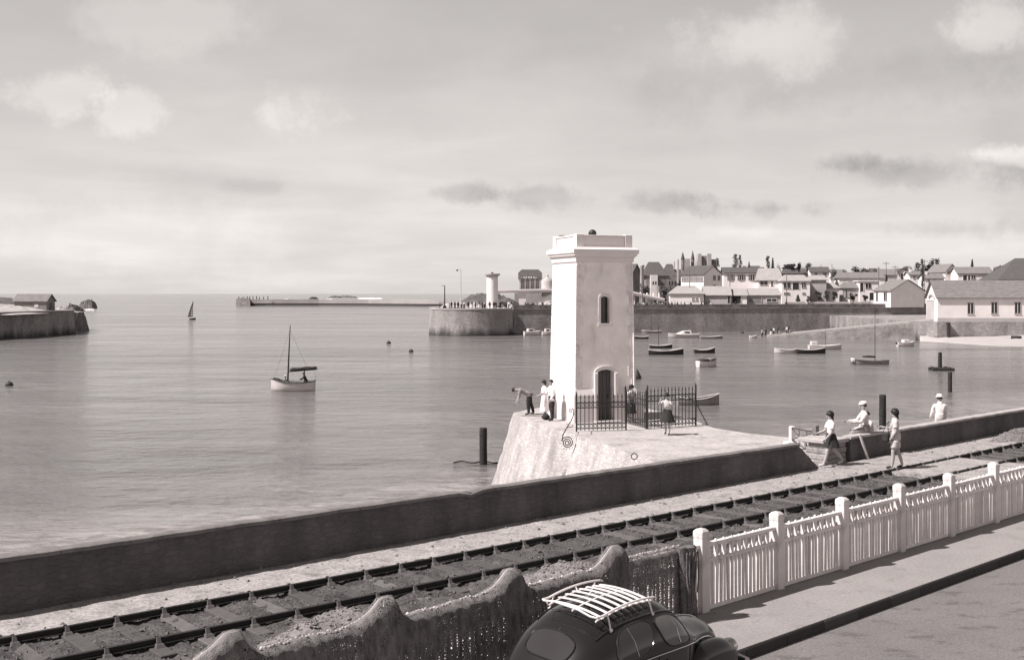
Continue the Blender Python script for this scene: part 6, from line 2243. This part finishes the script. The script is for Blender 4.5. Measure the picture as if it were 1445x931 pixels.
    for sd in (-1, 1):
        bm_.ball(fc + HT_ * .018 * k + V((0, sd * .03 * k, 0)) - hx * .012 * k, .010 * k, 6, 2)
        bm_.ball(sk + V((0, sd * .082 * k, 0)) - HT_ * .02 * k, .022 * k, 6, 0, 1.3)
    bm_.tube([fc - HT_ * .062 * k + V((0, -.02 * k, 0)) - hx * .012 * k, fc - HT_ * .062 * k + V((0, .02 * k, 0)) - hx * .012 * k], .006 * k, 5, 2)
    bm_.build('body', [M_SKIN, shoe, M_HAIR], t, smooth=True, angle=80)
    def shell(nm, labs, off, m):
        keep = [i for i, (lab, t_) in enumerate(fl) if any(lab == a and (b_ is None or b_[0] <= t_ <= b_[1]) for a, b_ in labs)]
        if not keep:
            return
        used = {}
        for i in keep:
            for v in fs[i]:
                used.setdefault(v, len(used))
        pv_ = [None] * len(used)
        for v, j in used.items():
            q = vs[v]
            wr_ = .013 * nz(q.x * 9, q.y * 9 + q.z * 14, 1.0, 3.0)
            pv_[j] = q + nrm[v] * (off + wr_) * k
        m_ = MB()
        m_.add(pv_, [tuple(used[v] for v in fs[i]) for i in keep])
        o = m_.build(nm, m, t, smooth=True, angle=80)
        s2_ = o.modifiers.new('thick', 'SOLIDIFY')
        s2_.thickness = .008
        return o
    up = [('torso', None), ('uarm', None if sleeve == 'long' else (0, .62))]
    if sleeve == 'long':
        up.append(('farm', None))
    if sleeve == 'none':
        up = [('torso', None)]
    shell('shirt' if wear != 'dress' else 'bodice', up, .020, top)
    if wear == 'trousers':
        shell('trousers', [('thigh', None), ('shin', None)], .024, bottom)
    elif wear == 'shorts':
        shell('shorts', [('thigh', (0, .72))], .030, bottom)
    if wear in ('trousers', 'shorts'):
        # seat of the trousers
        rr = []
        for z, f in ((.13, 1.0), (.05, 1.05), (-.06, 1.08), (-.12, .8)):
            c = (pel + T * max(z, -.1) if seat is None else pel + T * z) * k
            rr.append([c + V((math.cos(a) * .135 * f, math.sin(a) * .168 * f, 0)) * k for a in [j * math.pi / 9 for j in range(18)]])
        MB().loft(rr).build('trouser_seat', bottom, t, smooth=True, angle=80)
    if wear in ('skirt', 'dress'):
        hem, flare = skirt or (.55, .26)
        rr = []
        n = 7
        cx_ = (J['knL'] + J['knR']) * .5
        for i in range(n + 1):
            f = i / n
            c = (pel + T * .15) * (1 - f) + V((cx_.x * .9, 0, pz - hem)) * f
            rx_ = .115 + (flare - .115) * f ** .8
            rr.append([(c + V((math.cos(a) * rx_ * (1 + .07 * f * math.sin(a * 7)), math.sin(a) * (rx_ + .03) * (1 + .07 * f * math.sin(a * 7)), 0))) * k for a in [j * math.pi / 14 for j in range(28)]])
        MB().loft(rr, True, False).build('skirt', bottom, t, smooth=True, angle=80)
    # hair
    if hair:
        hm = MB()
        rr = []
        cen = sk + HT_ * .012 * k - hx * .012 * k
        big = 1.14 if hair == 'short' else 1.30
        N = 16
        for i in range(9):
            a = math.pi * i / 8 * (.60 if hair == 'short' else .74)
            ring = []
            for j in range(N):
                q = 2 * math.pi * j / N
                fr_ = max(0, math.cos(q))
                aa = a * (1 - .38 * fr_)
                rr_ = .096 * big * (1 + (.16 if hair != 'short' else .04) * nz(q * 2, a * 5, 1.5, yaw))
                ring.append(cen + (hx * math.cos(q) * math.sin(aa) * rr_ * .98 + V((0, 1, 0)) * math.sin(q) * math.sin(aa) * rr_ * .92 + HT_ * math.cos(aa) * rr_) * k)
            rr.append(ring)
        hm.loft(rr, True, True)
        if hair == 'long':
            hm.loft([[cen + (-hx * (.05 + .02 * f) + V((0, math.sin(q) * .075 * (1 - .3 * f), 0)) + hx * math.cos(q) * .04 - HT_ * (.02 + .16 * f)) * k for q in [j * math.pi / 5 for j in range(10)]] for f in (0, .4, .8, 1)])
        hm.build('hair', M_HAIR, t, smooth=True, angle=80)
    if hat:
        cen = sk + HT_ * .05 * k
        hm = MB()
        ring = lambda rx_, zz, sh=0: [cen + (hx * (math.cos(q) * rx_ + sh) + V((0, math.sin(q) * rx_ * .92, 0)) + HT_ * zz) * k for q in [j * math.pi / 10 for j in range(20)]]
        if hat == 'cap':
            hm.loft([ring(.100, -.01), ring(.118, .03, -.01), ring(.112, .07, -.015), ring(.06, .092, -.01)])
            hm.loft([ring(.07, .0, .075), ring(.07, .014, .075)])
        else:
            hm.loft([ring(.155, -.004), ring(.155, .008), ring(.104, .014), ring(.100, .085), ring(.07, .105)])
        hm.build('hat', M_CWHITE if hat != 'dark' else M_CDARK, t, smooth=True, angle=60)
    return t

def at(px, py, z):
    p = G(px, py, z)
    return (p.x, p.y, z)

# on the mole
person('man in grey shirt and dark trousers bending far over at the mole edge', at(747, 585, MZ), 178, 1.72, lean=68, head=55, aL=(12, 6, 10), aR=(2, 8, 15), lL=(8, 12), lR=(-8, 10), top=M_CGREY, sleeve='short')
person('woman in a long white dress standing against the tower base', at(768.5, 590, MZ), 200, 1.62, lean=2, aL=(20, 6, 60), aR=(10, 4, 50), lL=(2, 2), lR=(-2, 2), top=M_CWHITE, bottom=M_CWHITE, wear='dress', hair='long', female=True, skirt=(.62, .22))
person('man in white shirt and dark trousers standing beside the white dress', at(778.5, 593.5, MZ), 205, 1.72, lean=2, aL=(5, 8, 30), aR=(25, 12, 70), lL=(4, 4), lR=(-3, 4), sleeve='long')
bag = thing('bag', 'dark bag lying at the feet of the man in white shirt', 'bag', at(770.5, 592, MZ), .4)
MB().ball((0, 0, .12), .17, 12, 0, .85, .05).build('sack', M_CDARK, bag, smooth=True)
MB().tube([(-.1, 0, .22), (0, 0, .33), (.1, 0, .22)], .015, 6).build('handle', M_CDARK, bag)
rod_ = thing('fishing_rod', 'thin dark fishing rod lying on the mole beside the bending man', 'fishing rod', at(751, 587, MZ), 0)
MB().tube([(-.5, -.1, .03), (1.0, -.25, .04)], [.012, .018], 6).build('shaft', M_DARKWOOD, rod_)
person('dark haired woman in dark dress leaning by the tower door behind the railing', (4.98, 47.55, MZ), -60, 1.55, lean=4, aL=(25, 10, 40), aR=(10, 8, 25), lL=(4, 4), lR=(-2, 4), top=M_CWHITE, bottom=M_CDARK, wear='dress', hair='long', female=True, sleeve='none', skirt=(.52, .24))
person('woman in dark wide jacket raising both hands to her face beside the railing', at(941.5, 613.5, MZ), -110, 1.58, lean=3, head=8, aL=(65, 30, 100, -25), aR=(65, 30, 100, -25), lL=(12, 8), lR=(-10, 10), top=M_CPALE, bottom=M_CDARK, wear='dress', hair='long', female=True, sleeve='short', skirt=(.40, .30))
# by the gate
person('dark haired woman in white blouse and dark skirt striding left at the crossing', at(1173, 657.5, 0.03), 186, 1.60, lean=3, aL=(10, 8, 35), aR=(22, 6, 50), lL=(24, 8), lR=(-24, 14), top=M_CWHITE, bottom=M_CDARK, wear='skirt', hair='long', female=True, skirt=(.30, .25), shoe=M_CPALE)
person('curly haired woman in pale shorts and top walking across the rails', at(1264, 661, 0.06), 160, 1.66, lean=2, aL=(-6, 8, 40), aR=(30, 6, 70), lL=(10, 6), lR=(-8, 10), top=M_CPALE, bottom=M_CPALE, wear='shorts', hair='long', female=True)
bg = thing('shoulder_bag', 'dark shoulder bag carried at the hip of the woman in pale shorts', 'bag', (0, 0, 0), .4)
q = Vector(at(1264, 661, 0.06))
bg.location = (q.x - .30, q.y - .05, .95)
MB().box((0, 0, 0), (.10, .24, .24)).build('pouch', M_CDARK, bg, bevel=.03)
MB().tube([(0, -.11, .11), (.06, -.02, .36), (.16, .03, .44), (.06, .06, .36), (0, .11, .11)], .010, 5).build('strap', M_CDARK, bg)
w1 = FR(17.05, wall_o(17) + .2, 0)
person('man in flat white cap and pale shirt sitting sideways on the wall', (w1.x, w1.y, 0.0), 178, 1.72, lean=6, aL=(35, 6, 55), aR=(35, 6, 50), lL=(80, 60), lR=(70, 40), seat=.775, top=M_CPALE, bottom=M_CGREY, sleeve='long', hair='short', hat='cap')
w2 = FR(18.3, wall_o(18) + .75, 0)
person('dark haired sitter in pale shirt half hidden behind the curly haired woman', (w2.x, w2.y, 0.0), 200, 1.66, lean=14, aL=(40, 6, 40), aR=(35, 6, 50), lL=(80, 60), lR=(75, 60), seat=.42, top=M_CPALE, bottom=M_CGREY, sleeve='long', hair='short')
bn = thing('stone_ledge', 'stone ledge behind the wall where the dark haired sitter rests', 'ledge', (w2.x, w2.y, MZ), math.pi / 2 - FA)
MB().bx(-.7, .7, -.26, .30, -.3, .42 - MZ - .005).build('block', M_COPE, bn, bevel=.03)
mw = FR(23.6, wall_o(23) + 1.2, 0)
pxm = P(1326.5, HY, 40.6)
person('man in white jacket and white hat seen from behind beyond the wall', (pxm.x, pxm.y, MZ), 85, 1.74, lean=4, aL=(15, 10, 20), aR=(15, 10, 20), lL=(3, 3), lR=(-3, 3), top=M_CWHITE, bottom=M_CPALE, sleeve='long', hair='short', hat='brim')

# crew of the fishing boat
fb = FB.location
person('man in white cap sitting at the mast of the fishing boat', (fb.x - 1.0, fb.y, fb.z + .1), 0, 1.7, lean=18, aL=(35, 6, 40), aR=(35, 6, 40), lL=(85, 80), lR=(85, 80), seat=.42, top=M_CGREY, bottom=M_CDARK, sleeve='long', hat='cap')
person('man in dark clothes standing bent at the stern of the fishing boat', (fb.x + 1.15, fb.y, fb.z + .06), 190, 1.66, lean=28, aL=(40, 8, 40), aR=(30, 8, 30), lL=(10, 15), lR=(-4, 10), top=M_CDARK, bottom=M_CDARK, sleeve='long', hair='short')
bs = thing('seat_box', 'wooden box seat inside the fishing boat at its mast', 'box', (fb.x - 1.0, fb.y, fb.z + .06), 0)
MB().bx(-.2, .2, -.25, .25, 0, .44).build('crate', M_BOATIN, bs, bevel=.01)

# small far figures: three made in full, the others share their meshes
far_src = [person('tiny dark dressed figure in the crowd on the round pier head', (P(637, HY, 243.5).x, 243.5, PTZ + .13), -60, 1.7, lL=(8, 6), lR=(-6, 6), top=M_CDARK, bottom=M_CDARK, group='crowd on the pier head', sleeve='long'),
           person('tiny figure in pale top in the crowd on the round pier head', (P(651, HY, 243).x, 243, PTZ + .13), 100, 1.68, lL=(4, 4), lR=(-4, 4), top=M_CPALE, bottom=M_CDARK, group='crowd on the pier head', sleeve='long'),
           person('tiny figure in white skirt in the crowd on the round pier head', (P(676, HY, 242.5).x, 242.5, PTZ + .13), 30, 1.62, lL=(4, 4), lR=(-4, 4), top=M_CDARK, bottom=M_CPALE, wear='skirt', hair='long', female=True, group='crowd on the pier head')]
def far_copy(i, loc, rz, label=None, group=None):
    c = copy_tree(far_src[i])
    c.location = loc
    c.rotation_euler = (0, 0, rz)
    if label:
        c['label'] = label
        c['group'] = group
    return c
for k, px in enumerate((642, 646.5, 655, 661, 666, 671, 681, 684, 706, 709, 712.5, 715, 718, 700, 722, 691, 697)):
    Y = 243 + random.uniform(-.4, 1.5) + max(0, abs(px - 665) - 25) * .16
    p = P(px, HY, Y)
    far_copy((0, 0, 1, 0, 2)[k % 5], (p.x, p.y, PTZ + .13), random.uniform(0, 6))
LAB_Q = {0: 'dark head and shoulders showing above the far quay parapet', 1: 'pale shouldered person showing above the far quay parapet', 2: 'dark haired person showing above the far quay parapet'}
for k, px in enumerate((741, 745, 752, 757, 766, 897, 902, 908, 913, 919, 926, 935, 939, 944, 948, 952, 956, 961, 966, 971, 975, 990, 996, 1003, 1038, 1041)):
    Y = qline(px) + random.uniform(1.4, 3.0)
    p = P(px, HY, Y)
    i = (0, 2, 0, 1)[k % 4]
    far_copy(i, (p.x, p.y, QZ), random.uniform(0, 6), LAB_Q[i], 'people behind the quay parapet')
LAB_S = {0: 'tiny dark figure standing at the foot of the slipway', 1: 'tiny pale topped figure standing at the foot of the slipway', 2: 'tiny skirted figure standing at the foot of the slipway'}
for k, (px, dy) in enumerate(((1078, 1.5), (1084, 2.2), (1090, 1.2), (1096, 2.6), (1100, 1.4), (1104, 3.0), (1113, 1.6), (1117, 2.4), (1119, 3.2))):
    c = slip_edge(px)
    i = (1, 0, 2)[k % 3]
    far_copy(i, (c.x, c.y + dy, c.z + .10), random.uniform(0, 6), LAB_S[i], 'people at the slipway')
